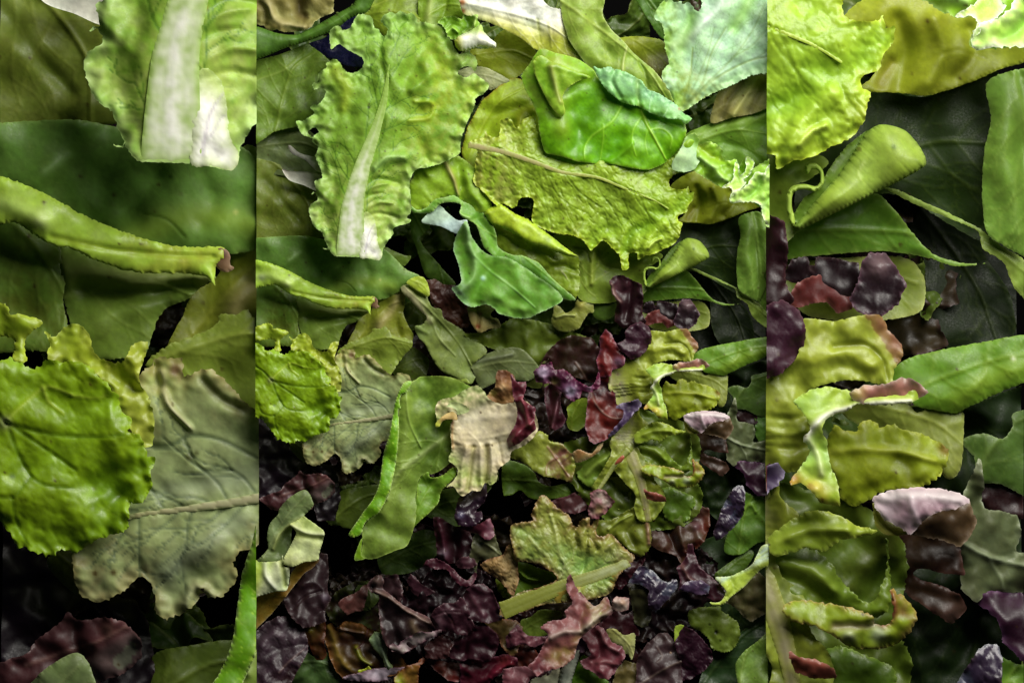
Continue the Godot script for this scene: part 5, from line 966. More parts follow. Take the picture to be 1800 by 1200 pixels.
	leaf("wilted_leaf", "brown olive dull leaf under the tip of the white edged curl", 14, q(8, [1495, 620, 1560, 570, 1640, 510, 1730, 425, 1800, 480, 1860, 520, 1860, 700, 1780, 720, 1690, 772, 1640, 740, 1600, 690]), "oak", "6a6040", {"dome": [6.0, 12.0], "m": "58583a", "e": "8c8070", "ew": 1.5})
	leaf("green_leaf", "crinkled olive green leaf with small dark holes at the lower edge", 10, q(8, [1245, 710, 1310, 680, 1470, 668, 1480, 700, 1530, 730, 1600, 800, 1604, 900, 1530, 985, 1420, 965, 1390, 900, 1340, 850, 1258, 795]), "crisp", "6c8236", {"t": [0.0, 0.05], "m": "5c722e", "dome": [6.0, 10.0], "b": [[q(8, [1440, 850]), 3.0, "141808", 0.9, -3.0], [q(8, [1395, 795]), 2.0, "2c3414", 0.8, -1.0], [q(8, [1470, 910]), 2.0, "2c3414", 0.8, -1.0]]})
	leaf("green_leaf", "smooth rounded green leaf at the very bottom corner", 24, q(8, [1580, 1060, 1640, 980, 1720, 920, 1800, 850, 1860, 820, 1860, 1260, 1610, 1260, 1590, 1190, 1578, 1130]), "smooth", "6c8e44", {"dome": [16.0, 30.0], "t": [-0.03, 0.06], "m": "60823a"})
	leaf("red_leaf", "broad grey brown leaf with a slanting pale rib at the bottom", 22, q(8, [884, 1080, 900, 1010, 960, 930, 1042, 862, 1092, 860, 1152, 922, 1190, 1040, 1196, 1260, 860, 1260, 880, 1180]), "oak", "564240", {"dome": [9.0, 14.0], "m": "4a3836", "t": [0.0, 0.05], "s": [[q(8, [890, 1220, 1000, 1150, 1100, 1090, 1192, 1050]), 2.5, 1.8, 2.5, "92786c", 0.7], [q(8, [1020, 950, 1060, 1020, 1020, 1060]), 2, 1.4, 2.0, "846a60", 0.5], [q(8, [1000, 900, 1080, 880, 1130, 930]), 9, 8, 5.0, "6c5654", 0.4]], "b": [[q(8, [1120, 992]), 1.8, "c8a888", 0.9, 1.0], [q(8, [1065, 900]), 5.0, "3c2826", 0.5, -3.0]]})
	var plum := leaf("red_leaf", "dark plum leaf with small pimples beside the grey brown leaf", 34, q(8, [1150, 925, 1180, 860, 1212, 812, 1270, 830, 1340, 900, 1402, 980, 1408, 1042, 1352, 1112, 1262, 1172, 1200, 1182, 1190, 1050]), "oak", "4a2436", {"dome": [10.0, 14.0], "m": "3c1c2c", "net": [14.0, 6.0, 0.1]})
	part(plum, "lime_back", 32, q(8, [1145, 880, 1150, 810, 1190, 792, 1215, 812, 1185, 860, 1150, 925]), "smooth", "8ca43c", {"dome": [5.0, 7.0]})
	leaf("green_leaf", "brown olive leaf at the bottom between the pink red and grey brown leaves", 4, q(8, [700, 1260, 742, 1120, 800, 1056, 890, 1085, 900, 1150, 890, 1260]), "oak", "706438", {"dome": [6.0, 10.0]})
	leaf("green_leaf", "bright green leaf end at the bottom edge beside the grey stalk", 10, q(8, [420, 1260, 450, 1110, 500, 1010, 545, 1050, 600, 1130, 660, 1165, 680, 1260]), "crisp", "64962c", {"dome": [7.0, 10.0], "m": "548a22"})
	leaf("green_leaf", "pale grey green stalk running to the bottom edge", 20, q(8, [335, 1260, 345, 1120, 400, 1030, 440, 980, 485, 970, 455, 1080, 425, 1180, 410, 1260]), "plain", "a4aa98", {"roll": [12.0, 10.0], "und": [1.0, 12.0], "mat": "pale"})
	leaf("green_leaf", "green leaf in shade under the lavender crumpled leaf", 0, q(6, [1600, 1080, 1640, 1060, 1720, 1090, 1800, 1060, 1860, 1050, 1860, 1400, 1740, 1420, 1620, 1500, 1500, 1480, 1540, 1300]), "smooth", "5e8a34", {"m": "4a7430", "dome": [6.0, 12.0], "s": [[q(6, [1640, 1180, 1690, 1150, 1720, 1200]), 4, 3, 3.0, "88b050", 0.5], [q(6, [1700, 1160, 1760, 1240, 1830, 1300]), 9, 7, 8.0, "74a040", 0.4]]})
	leaf("green_leaf", "dark green leaf under the white edged curl", -6, q(8, [1430, 450, 1480, 400, 1560, 345, 1660, 262, 1710, 300, 1650, 400, 1560, 450, 1480, 520]), "smooth", "4c6c26", {"dome": [6.0, 9.0], "m": "405f20"})
	var curl := leaf("frilly_leaf", "white edged lime leaf curling into a hook at the lower side", 52, q(8, [1860, 215, 1800, 222, 1752, 240, 1722, 300, 1682, 370, 1602, 420, 1532, 450, 1430, 458, 1480, 520, 1502, 562, 1472, 622, 1432, 636, 1392, 632, 1405, 648, 1432, 656, 1492, 642, 1542, 592, 1622, 532, 1702, 452, 1762, 392, 1860, 350]), "smooth", "b0cc54", {"mat": "pale", "dome": [9.0, 10.0], "g": [[q(8, [1660, 430, 1640, 390]), "c0dcc0"]], "e": "dcecb0", "ew": 2.0, "s": [[q(8, [1540, 480, 1560, 540, 1520, 590]), 6, 5, -5.0, "88a838", 0.4]]})


func red_heap() -> void:
	# --- where the green leaves meet the red ones
	leaf("wilted_leaf", "shiny red brown decayed leaf in the gap beside the blue green leaf", -4, q(3, [1200, 775, 1260, 765, 1310, 800, 1400, 810, 1450, 880, 1500, 950, 1490, 1090, 1400, 1105, 1340, 1085, 1310, 1020, 1240, 930]), "oak", "58362c", {"mat": "red", "und": [7.0, 13.0], "m": "3c2420", "dome": [6.0, 10.0], "b": [[q(3, [1410, 1060]), 10.0, "7c4028", 0.6, 5.0]]})
	leaf("green_leaf", "olive green leaf band lying across the top of the red leaves", -2, q(4, [-330, 1150, -160, 1130, 0, 1040, 130, 1050, 260, 1080, 400, 1130, 520, 1170, 600, 1230, 500, 1400, 300, 1420, 100, 1370, -100, 1260, -300, 1190]), "oak", "6c8234", {"m": "566a28", "t": [0.0, -0.04]})
	leaf("green_leaf", "dull grey olive leaf right of the dull green stalk", 10, q(5, [1485, 155, 1520, 135, 1560, 110, 1700, 60, 1800, 40, 1880, 60, 1960, 140, 2000, 220, 1900, 280, 1760, 260, 1640, 310, 1580, 330, 1540, 260, 1520, 200]), "smooth", "727e58", {"m": "5e6c44", "dome": [6.0, 10.0], "s": [[q(5, [1500, 150, 1640, 120, 1800, 90]), 5, 4, 5.0, "7c8470", 0.5]]})
	leaf("wilted_leaf", "tan dry curl hanging below the blue green leaf", 30, q(3, [1488, 958, 1540, 950, 1600, 938, 1682, 966, 1650, 1000, 1660, 1030, 1702, 1042, 1718, 1100, 1640, 1112, 1572, 1138, 1530, 1100, 1500, 1040]), "smooth", "a09a60", {"mat": "dry", "dome": [6.0, 8.0], "m": "908650", "s": [[q(3, [1550, 960, 1570, 1040, 1560, 1100]), 4, 3, -6.0, "6a5c30", 0.4], [q(3, [1655, 1000, 1640, 1030, 1690, 1050]), 3, 3, 6.0, "b8b878", 0.5]], "b": [[q(3, [1560, 1095]), 4.0, "8c4c30", 0.8, 0.0], [q(3, [1580, 1000]), 3.0, "94603c", 0.5, 0.0]]})
	leaf("green_leaf", "small olive leaf stub between the blue green leaf and the purple curl", 14, q(4, [278, 1060, 290, 1000, 300, 945, 340, 958, 382, 1000, 440, 962, 450, 920, 500, 870, 528, 862, 562, 900, 578, 990, 540, 1002, 500, 1060, 470, 1110, 380, 1132, 310, 1112]), "smooth", "848c44", {"dome": [7.0, 8.0], "m": "6c7438", "e": "a8ac78", "ew": 2.0, "s": [[q(4, [310, 1030, 380, 1010, 440, 1015]), 3, 3, 6.0, "b0b87c", 0.6], [q(4, [400, 990, 450, 940, 520, 880]), 4, 4, -8.0, "4c4820", 0.4]], "b": [[q(4, [478, 945]), 8.0, "a49c50", 0.6, 6.0]]})
	leaf("green_leaf", "square dark green leaf behind the upright purple curl", 4, q(4, [565, 930, 640, 922, 725, 918, 740, 1000, 660, 1050, 600, 1042, 568, 1000]), "smooth", "48682a", {"dome": [4.0, 8.0]})
	leaf("green_leaf", "lime edged leaf hidden behind the dark balls of red leaf", -16, q(4, [905, 912, 1010, 925, 1080, 920, 1160, 915, 1300, 912, 1360, 930, 1400, 1000, 1380, 1100, 1200, 1130, 1000, 1110, 920, 1010]), "smooth", "6f7f38", {"e": "a4ac68", "ew": 4.0})
	leaf("red_leaf", "upright dark red curl with a pink rounded top", 44, q(4, [690, 780, 720, 745, 780, 738, 830, 768, 860, 782, 905, 800, 918, 890, 912, 1010, 940, 1060, 900, 1090, 780, 1100, 728, 1050, 732, 1000, 742, 920, 712, 862]), "oak", "3e1c22", {"dome": [12.0, 14.0], "t": [0.0, -0.12], "g": [[q(4, [780, 900, 770, 800]), "946c6c"]], "m": "30161c", "s": [[q(4, [700, 800, 720, 870, 760, 920]), 4, 4, 5.0, "b09484", 0.5], [q(4, [840, 780, 830, 900, 800, 1050]), 6, 6, -9.0]]})
	leaf("red_leaf", "dark ball of leaf with a pinkish crown at the edge of the shade", 30, q(4, [1140, 1060, 1168, 1000, 1180, 940, 1205, 908, 1252, 908, 1282, 948, 1318, 1010, 1292, 1072, 1235, 1112, 1165, 1098]), "oak", "34262a", {"dome": [16.0, 18.0], "b": [[q(4, [1230, 945]), 10.0, "8a6a70", 0.7, 6.0]], "e": "887880", "ew": 1.5, "net": [12.0, 4.0, 0.1], "mat": "red"})
	leaf("red_leaf", "small dark lobes between the purple curl and the dark ball", 18, q(4, [920, 985, 945, 930, 990, 920, 1010, 990, 1030, 920, 1080, 925, 1120, 935, 1160, 940, 1170, 1000, 1130, 1060, 1000, 1020]), "oak", "2a1a1e", {"dome": [8.0, 9.0]})
	leaf("red_leaf", "rusty maroon leaf with a pale lower edge below the dark lobes", 26, q(4, [930, 1065, 960, 1010, 1010, 985, 1100, 985, 1138, 1030, 1140, 1085, 1100, 1100, 1060, 1062, 1000, 1070, 950, 1082]), "oak", "5c3028", {"dome": [7.0, 9.0], "e": "9c7c64", "ew": 2.0})
	leaf("red_leaf", "crinkled purple ball of leaf above the pale green rib", 56, q(4, [798, 1135, 840, 1090, 902, 1066, 958, 1100, 978, 1160, 972, 1220, 940, 1260, 900, 1300, 842, 1322, 780, 1270, 740, 1220, 800, 1190]), "oak", "54303e", {"dome": [16.0, 18.0], "net": [12.0, 4.0, 0.1], "mat": "red", "m": "442434"})
	# --- broad dark blades that carry the lobes and curls
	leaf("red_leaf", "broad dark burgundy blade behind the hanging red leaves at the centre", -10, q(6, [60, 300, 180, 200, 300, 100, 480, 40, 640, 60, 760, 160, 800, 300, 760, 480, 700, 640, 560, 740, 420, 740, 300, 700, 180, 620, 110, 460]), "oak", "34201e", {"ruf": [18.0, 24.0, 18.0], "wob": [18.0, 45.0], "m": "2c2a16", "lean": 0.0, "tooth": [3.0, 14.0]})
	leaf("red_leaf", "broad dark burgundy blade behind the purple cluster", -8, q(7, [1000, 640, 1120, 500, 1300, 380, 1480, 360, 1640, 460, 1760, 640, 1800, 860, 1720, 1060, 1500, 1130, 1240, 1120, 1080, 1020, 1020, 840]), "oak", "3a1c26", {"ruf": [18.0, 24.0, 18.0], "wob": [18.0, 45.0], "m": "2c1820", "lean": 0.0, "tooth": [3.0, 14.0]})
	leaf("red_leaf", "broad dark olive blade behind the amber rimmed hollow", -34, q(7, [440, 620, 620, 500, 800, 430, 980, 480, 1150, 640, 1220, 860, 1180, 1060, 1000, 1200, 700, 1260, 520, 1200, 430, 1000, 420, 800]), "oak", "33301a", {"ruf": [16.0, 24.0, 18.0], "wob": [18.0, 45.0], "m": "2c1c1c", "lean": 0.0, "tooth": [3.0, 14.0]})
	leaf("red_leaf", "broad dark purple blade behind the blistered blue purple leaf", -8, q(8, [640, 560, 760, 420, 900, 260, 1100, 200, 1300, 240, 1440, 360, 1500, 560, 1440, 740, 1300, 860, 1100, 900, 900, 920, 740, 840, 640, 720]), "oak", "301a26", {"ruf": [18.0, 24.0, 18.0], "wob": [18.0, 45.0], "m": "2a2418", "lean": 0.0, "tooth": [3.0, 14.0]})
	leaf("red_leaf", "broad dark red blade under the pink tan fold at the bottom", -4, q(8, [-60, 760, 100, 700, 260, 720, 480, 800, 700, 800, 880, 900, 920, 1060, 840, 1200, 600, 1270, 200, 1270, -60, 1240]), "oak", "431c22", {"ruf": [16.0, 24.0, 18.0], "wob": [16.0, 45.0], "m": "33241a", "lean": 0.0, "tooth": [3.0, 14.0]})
	leaf("green_leaf", "broad green leaf darkened to look shadowed behind the grey green oakleaf", -26, q(6, [1180, 640, 1300, 520, 1420, 300, 1600, 200, 1860, 160, 1860, 1240, 1700, 1320, 1480, 1280, 1330, 1120, 1240, 900]), "smooth", "1c2e14", {"mat": "dry", "m": "182a10", "wob": [18.0, 60.0]})  # shade put into the colour; a dull surface keeps it dark
	leaf("green_leaf", "broad leaf darkened to look shadowed deep in the black gap right of centre", -85, q(4, [880, 860, 1100, 800, 1400, 760, 1860, 860, 1860, 1360, 1500, 1380, 1200, 1300, 960, 1120]), "smooth", "131f0c", {"mat": "dry", "m": "101a0a"})  # near-black colour paints the shade of the gap
	leaf("green_leaf", "broad leaf darkened to look shadowed deep under the brown olive dull leaf", -20, q(8, [1280, 260, 1500, 160, 1860, 100, 1860, 900, 1560, 900, 1380, 740, 1300, 500]), "smooth", "22381a", {"mat": "dry", "m": "1b2e14"})  # dark colour carries the shade here instead of the lighting
	# --- red curls left of the big rib
	leaf("red_leaf", "broad dark maroon leaf in shade behind the mauve curl", 8, q(6, [200, 170, 250, 80, 330, 0, 420, -40, 560, -20, 620, 60, 640, 200, 600, 300, 500, 260, 380, 230, 280, 200]), "oak", "3e2620", {"m": "323018", "t": [0.02, 0.06], "s": [[q(6, [450, 150, 510, 240, 560, 350]), 2, 1.5, 2.0, "8a7468", 0.5], [q(6, [270, 120, 400, 60, 540, 60]), 10, 8, 5.0]]})
	leaf("green_leaf", "dark olive leaf behind the red strap at the cream stub", -4, q(6, [-60, 60, 40, 130, 160, 190, 260, 120, 260, 300, 160, 330, 60, 290, -20, 260, -100, 180]), "smooth", "4a5428", {})
	leaf("red_leaf", "dried brown and tan leaf scraps over the top of the cream stub", 74, q(5, [1630, 385, 1655, 350, 1688, 318, 1690, 250, 1705, 208, 1760, 208, 1810, 240, 1830, 330, 1810, 400, 1800, 432, 1720, 442, 1645, 412]), "oak", "a47c50", {"mat": "dry", "dome": [6.0, 8.0], "und": [7.0, 13.0], "m": "5c3c24", "g": [[q(5, [1740, 300, 1760, 220]), "6a4430"]], "b": [[q(5, [1735, 320]), 8.0, "d0b080", 0.7, 6.0], [q(5, [1670, 360]), 6.0, "7c7c3c", 0.6, -3.0]]})
	leaf("red_leaf", "red strap shaped leaf folded against the cut end of the cream stub", 96, q(6, [-5, 235, 30, 288, 94, 288, 90, 340, 70, 400, 92, 425, 160, 468, 152, 540, 163, 612, 120, 650, 80, 682, 40, 712, -20, 735, -30, 690, -5, 640, 30, 580, 42, 480, 15, 380]), "oak", "7a303c", {"dome": [8.0, 10.0], "m": "6a2830", "e": "c08890", "ew": 2.0, "t": [0.06, 0.0], "s": [[q(6, [70, 400, 90, 480, 120, 580]), 5, 5, 8.0, "c0606c", 0.6], [q(6, [0, 700, 60, 620, 150, 560]), 5, 5, 7.0, "b05060", 0.5]]})
	leaf("red_leaf", "dark red finger shaped leaf hanging below the mauve curl", 34, q(6, [236, 330, 300, 290, 342, 355, 335, 420, 350, 500, 375, 545, 352, 592, 302, 622, 268, 618, 255, 520, 236, 420]), "oak", "5c2832", {"dome": [8.0, 12.0], "m": "4c2028", "e": "b49098", "ew": 1.8, "s": [[q(6, [330, 370, 310, 480, 280, 610]), 3, 3, 6.0, "a8707c", 0.6], [q(6, [260, 330, 280, 450]), 8, 6, -6.0]]})
	var mauve := leaf("red_leaf", "mauve and magenta curly leaf with highlights painted pale on its crests", 58, q(6, [155, 215, 205, 172, 245, 165, 275, 150, 300, 205, 360, 198, 405, 230, 440, 268, 500, 305, 552, 325, 590, 285, 608, 225, 616, 280, 605, 325, 552, 352, 490, 345, 472, 390, 432, 418, 385, 385, 330, 335, 280, 292, 225, 290, 175, 278]), "oak", "6c3c56", {"dome": [8.0, 9.0], "ruf": [12.0, 20.0, 10.0], "m": "5c2444", "e": "9c3c62", "ew": 2.0, "und": [6.0, 14.0], "g": [[q(6, [420, 260, 600, 300]), "84244c"]], "b": [[q(6, [410, 350]), 11.0, "b8b4cc", 0.75, 5.0], [q(6, [215, 215]), 11.0, "bcb0c8", 0.75, 5.0], [q(6, [300, 280]), 7.0, "7c8440", 0.6, -4.0], [q(6, [545, 325]), 6.0, "d0b0cc", 0.6, 3.0]]})  # pale lavender blobs are painted highlights on the crests
	leaf("red_leaf", "red leaf with a puckered surface and a curled pale purple edge", 52, q(6, [598, 130, 625, 60, 620, -20, 660, -80, 700, -40, 722, 10, 762, 70, 790, 122, 785, 160, 760, 182, 702, 196, 690, 240, 620, 245]), "oak", "702c24", {"dome": [8.0, 10.0], "m": "702820", "e": "a4708c", "ew": 3.0, "net": [12.0, 2.4, 0.1], "b": [[q(6, [745, 140]), 9.0, "907090", 0.7, 5.0]]})
	var red := leaf("red_leaf", "big rust red cupped leaf with a pale midrib and a purple rolled edge", 48, q(6, [545, 352, 600, 322, 612, 210, 690, 200, 685, 320, 720, 365, 738, 460, 780, 438, 830, 430, 882, 408, 906, 440, 882, 475, 850, 495, 822, 540, 800, 562, 742, 622, 660, 682, 582, 716, 550, 692, 520, 600, 530, 482]), "oak", "6c2c1e", {"t": [0.0, -0.05], "dome": [-6.0, 18.0], "m": "6c2c20", "g": [[q(6, [640, 480, 680, 340]), "3a1e26"]], "e": "b48c9c", "ew": 2.5, "net": [16.0, 1.6, 0.12], "s": [[q(6, [556, 356, 590, 440, 640, 500, 700, 535, 770, 542]), 2.4, 1.8, 3.5, "a47c74", 0.85]]})
	part(red, "rolled_purple_edge", 64, q(6, [735, 462, 780, 436, 830, 430, 882, 408, 906, 440, 884, 476, 852, 496, 824, 542, 800, 564, 742, 622, 668, 680, 690, 650, 750, 580, 780, 540, 790, 480]), "oak", "4e3c50", {"dome": [8.0, 8.0], "m": "48305a", "e": "a890b8", "ew": 2.5})
	leaf("green_leaf", "dark lime leaf curl in the gap between the two hanging red leaves", 10, q(6, [388, 470, 440, 420, 530, 400, 545, 500, 525, 580, 465, 632, 430, 628, 400, 612, 385, 572, 395, 520]), "smooth", "7c9a30", {"dome": [-5.0, 10.0], "e": "a4b850", "ew": 3.0, "m": "64842a"})
	leaf("green_leaf", "puckered lime leaf with a dusky pink end below the red strap", 46, q(6, [-20, 745, 60, 700, 120, 660, 200, 632, 250, 660, 260, 700, 300, 708, 352, 722, 390, 760, 422, 795, 447, 870, 432, 930, 412, 982, 330, 962, 240, 950, 150, 905, 60, 835, -10, 812]), "crisp", "8c9a48", {"mat": "wet", "dome": [8.0, 12.0], "m": "7c8a3c", "g": [[q(6, [200, 820, 330, 850]), "74483e"]], "net": [14.0, 2.4, 0.12], "s": [[q(6, [250, 740, 310, 820, 400, 950]), 2, 1.5, 3.0, "94685c", 0.6], [q(6, [310, 820, 250, 860, 240, 930]), 2, 1.5, 3.0, "94685c", 0.6], [q(6, [340, 860, 390, 820, 420, 800]), 2, 1.5, -3.0, "4c2824", 0.5]]})
	leaf("wilted_leaf", "olive tan lip of leaf curling round a dark hollow by the forked rib", 52, q(6, [425, 785, 450, 762, 480, 760, 520, 778, 562, 785, 610, 725, 640, 690, 640, 725, 612, 772, 570, 805, 500, 842, 450, 852, 430, 820]), "smooth", "98905a", {"dome": [7.0, 8.0], "m": "88643c", "e": "b49c80", "ew": 1.6})
	leaf("green_leaf", "dark green leaf with a wavy rim under the dusky pink end", 6, q(6, [-60, 850, 100, 875, 160, 930, 190, 990, 270, 1020, 420, 1000, 440, 1080, 270, 1110, 200, 1115, 120, 1100, 60, 1050, 0, 1080, -60, 1080]), "smooth", "54782c", {"dome": [6.0, 8.0], "e": "7c9c48", "ew": 2.0})
	leaf("red_leaf", "flat dusky maroon leaf pointing towards the forked rib", 26, q(6, [278, 1130, 330, 1108, 380, 1098, 450, 1068, 510, 1050, 548, 1062, 560, 1110, 520, 1180, 440, 1210, 350, 1190]), "oak", "6c4440", {"dome": [6.0, 10.0], "e": "94686c", "ew": 2.0, "m": "583430"})
	# --- the big oakleaf with a forked rib
	var oak := leaf("red_leaf", "big green oakleaf with a forked pale rib and crinkled lime top", 44, q(6, [690, 205, 770, 122, 850, 120, 910, 95, 960, 40, 970, -70, 1080, -68, 1170, -88, 1235, -85, 1268, -30, 1302, 5, 1312, 45, 1282, 92, 1272, 150, 1240, 145, 1200, 135, 1110, 130, 1000, 165, 980, 230, 1005, 275, 985, 330, 1000, 372, 975, 430, 905, 445, 900, 520, 960, 580, 920, 640, 890, 700, 900, 780, 960, 830, 1000, 900, 1000, 970, 1060, 1040, 1080, 1130, 1040, 1200, 990, 1260, 900, 1260, 860, 1180, 870, 1080, 800, 1000, 740, 930, 700, 900, 660, 980, 610, 1060, 560, 1040, 600, 960, 660, 860, 700, 780, 690, 700, 760, 620, 830, 560, 880, 490, 780, 452, 735, 462, 718, 372, 680, 330]), "crisp", "94a040", {"mat": "wet", "dome": [5.0, 9.0], "m": "84943a", "tooth": [0.9, 8.0], "und": [4.0, 18.0], "g": [[q(6, [850, 300, 770, 320]), "aaa878"], [q(6, [820, 640, 860, 820]), "74823a"], [q(6, [1240, 60, 1300, 20]), "a88858"]],
		"s": [[q(6, [1080, 20, 1180, 10, 1240, 60, 1260, 130]), 3, 2, -4.0, "6a7420", 0.5], [q(6, [1000, 60, 1120, 40, 1200, 80]), 8, 6, 7.0, "a8b440", 0.4], [q(6, [850, 250, 940, 260, 990, 250]), 3, 3, -3.0], [q(6, [840, 300, 930, 310, 980, 300]), 3, 3, 3.0], [q(6, [830, 350, 930, 360, 990, 350]), 3, 3, -3.0], [q(6, [700, 230, 690, 330, 725, 370]), 3, 3, 3.0, "c8c09c", 0.5]]}, [[q(6, [770, 200, 780, 330, 800, 460, 815, 600, 810, 720, 850, 830, 890, 930, 925, 1060, 950, 1200, 960, 1260]), 40.0, 10.0, 6.0, "bab68c", "b0948a", true], [q(6, [820, 760, 760, 820, 700, 900, 650, 980, 590, 1070]), 11.0, 6.0, 6.0, "98a468", "a8ac80"]])
	part(oak, "ruffled_blade", 20, q(6, [300, 760, 420, 700, 560, 660, 700, 560, 860, 470, 1000, 500, 1150, 540, 1300, 640, 1330, 800, 1290, 960, 1340, 1060, 1320, 1200, 1200, 1300, 1000, 1330, 800, 1320, 640, 1240, 520, 1130, 430, 1010, 330, 900]), "crisp", "5f7a2c", {"mat": "wet", "m": "4c5c24", "ruf": [14.0, 40.0, 26.0], "wob": [14.0, 60.0], "tooth": [2.4, 12.0]})
	part(oak, "red_rib_spur", 62, q(6, [720, 865, 740, 830, 780, 798, 790, 815, 770, 845, 735, 862]), "plain", "94503c", {"dome": [5.0, 5.0]})
	part(oak, "red_rib_fork", 58, q(6, [930, 1040, 960, 1060, 1010, 1065, 1070, 1095, 1080, 1120, 1010, 1120, 950, 1100]), "oak", "84483c", {"dome": [5.0, 6.0]})
	var curl := leaf("red_leaf", "lime curl with a white crest and a pink pointed tip", 76, q(6, [945, 200, 1000, 165, 1060, 158, 1120, 170, 1160, 190, 1250, 188, 1330, 172, 1380, 165, 1330, 200, 1222, 205, 1150, 202, 1110, 230, 1045, 252, 1025, 292, 1045, 335, 1052, 400, 1080, 480, 1086, 540, 1030, 532, 975, 470, 930, 470, 960, 430, 1000, 372, 975, 322, 1000, 290, 980, 245]), "oak", "98b440", {"mat": "wet", "dome": [10.0, 10.0], "m": "8cac3c", "g": [[q(6, [1090, 200, 1020, 215]), "98c468"], [q(6, [1040, 420, 1000, 500]), "b4a838"]], "s": [[q(6, [975, 325, 1030, 255, 1110, 225, 1220, 205, 1330, 198]), 3.5, 2.5, 5.0, "ecece4", 0.9], [q(6, [990, 330, 1020, 380, 1030, 440]), 3, 3, 4.0, "d8e0b0", 0.6]], "b": [[q(6, [940, 460]), 5.0, "a87030", 0.6, 0.0], [q(6, [1010, 480]), 5.0, "d4c860", 0.6, 3.0]]})
	part(curl, "pink_tip", 72, q(6, [1130, 172, 1180, 150, 1245, 148, 1300, 128, 1332, 130, 1384, 168, 1330, 196, 1222, 203, 1150, 200]), "oak", "946458", {"dome": [6.0, 9.0], "e": "dcbcb4", "ew": 2.0, "g": [[q(6, [1200, 180, 1140, 185]), "a89448"]]})
	leaf("green_leaf", "scalloped yellow green lobe under the pink pointed tip", 34, q(6, [1048, 405, 1062, 330, 1082, 285, 1120, 300, 1160, 302, 1172, 272, 1202, 262, 1222, 280, 1242, 290, 1265, 278, 1285, 278, 1312, 300, 1345, 302, 1380, 312, 1442, 342, 1465, 372, 1452, 420, 1422, 462, 1352, 495, 1282, 495, 1222, 515, 1150, 552, 1110, 525, 1080, 440]), "crisp", "8a9a28", {"dome": [7.0, 11.0], "m": "7a8c24", "t": [0.0, 0.02], "e": "a4ac48", "ew": 2.5, "s": [[q(6, [1060, 370, 1180, 360, 1300, 370, 1420, 400]), 4, 3, 4.0, "b0b850", 0.5], [q(6, [1300, 400, 1330, 430, 1340, 470]), 8, 7, -8.0, "4c5814", 0.4]], "b": [[q(6, [1455, 360]), 5.0, "7c5c34", 0.7, 0.0]]})
	leaf("green_leaf", "dull green rounded lobes behind the scalloped yellow green lobe", 14, q(6, [1110, 225, 1160, 200, 1230, 205, 1330, 200, 1360, 240, 1395, 225, 1430, 200, 1500, 198, 1520, 230, 1522, 300, 1512, 422, 1482, 462, 1452, 452, 1430, 380, 1330, 320, 1200, 290, 1130, 260]), "smooth", "7f8c44", {"dome": [8.0, 11.0], "m": "6e7c3c", "e": "a4ac70", "ew": 2.0})
	leaf("green_leaf", "long green leaf reaching in from the edge above the grey oakleaf", 20, q(6, [1270, 120, 1330, 60, 1460, 25, 1600, 0, 1700, -20, 1860, -30, 1860, 60, 1760, 120, 1640, 172, 1520, 228, 1500, 240, 1420, 230, 1350, 210]), "smooth", "5f8c2c", {"dome": [8.0, 14.0], "t": [0.0, 0.05], "m": "52802a", "s": [[q(6, [1500, 200, 1600, 130, 1800, 50]), 10, 9, 4.0, "88a83c", 0.5], [q(6, [1560, 150, 1590, 110, 1600, 60]), 4, 3, 2.0, "84a44c", 0.4]], "b": [[q(6, [1685, 58]), 2.0, "d4dcc0", 0.9, 0.5]]})
	var pinkcurl := leaf("red_leaf", "pale pink curled over leaf tip with a white crest above the dark hollow", 66, q(6, [1212, 525, 1240, 512, 1290, 500, 1350, 493, 1430, 497, 1490, 512, 1527, 532, 1480, 552, 1420, 562, 1385, 580, 1360, 602, 1330, 638, 1290, 612, 1250, 590, 1225, 560]), "oak", "c4a0ac", {"dome": [12.0, 14.0], "m": "ac8494", "mat": "red", "und": [4.0, 12.0], "e": "e0ccd0", "ew": 2.0, "s": [[q(6, [1330, 520, 1340, 570, 1350, 600]), 4, 4, 5.0, "ecdce4", 0.5], [q(6, [1240, 520, 1360, 510, 1500, 525]), 5, 4, 4.0, "e8e4e0", 0.6]]})
	part(pinkcurl, "olive_underside", 50, q(6, [1208, 540, 1225, 565, 1252, 595, 1292, 618, 1332, 640, 1290, 648, 1240, 640, 1216, 610]), "smooth", "848c30", {"dome": [5.0, 7.0], "e": "b4b060", "ew": 2.0})
	part(pinkcurl, "shaded_inside", 40, q(6, [1340, 640, 1370, 598, 1420, 562, 1490, 548, 1530, 532, 1540, 570, 1556, 600, 1535, 650, 1502, 682, 1440, 660]), "oak", "4c3c28", {"dome": [-5.0, 10.0], "e": "84705c", "ew": 2.0})
	leaf("red_leaf", "grey green oakleaf with rounded lobes and a pale rib at the edge", 12, q(6, [1500, 560, 1540, 480, 1572, 400, 1582, 480, 1582, 562, 1640, 575, 1702, 592, 1712, 650, 1692, 722, 1750, 712, 1860, 690, 1860, 860, 1800, 852, 1700, 840, 1622, 846, 1562, 872, 1522, 832, 1515, 720]), "oak", "5e6646", {"m": "525c42", "dome": [5.0, 9.0], "e": "848c70", "ew": 1.6, "s": [[q(6, [1360, 610, 1500, 670, 1620, 730, 1860, 780]), 3, 2, 3.5, "8c9878", 0.75], [q(6, [1600, 720, 1650, 800, 1660, 840]), 2, 1.2, 2.0, "8c9878", 0.5], [q(6, [1640, 735, 1720, 715, 1800, 700]), 2, 1.2, 2.0, "8c9878", 0.5]]})
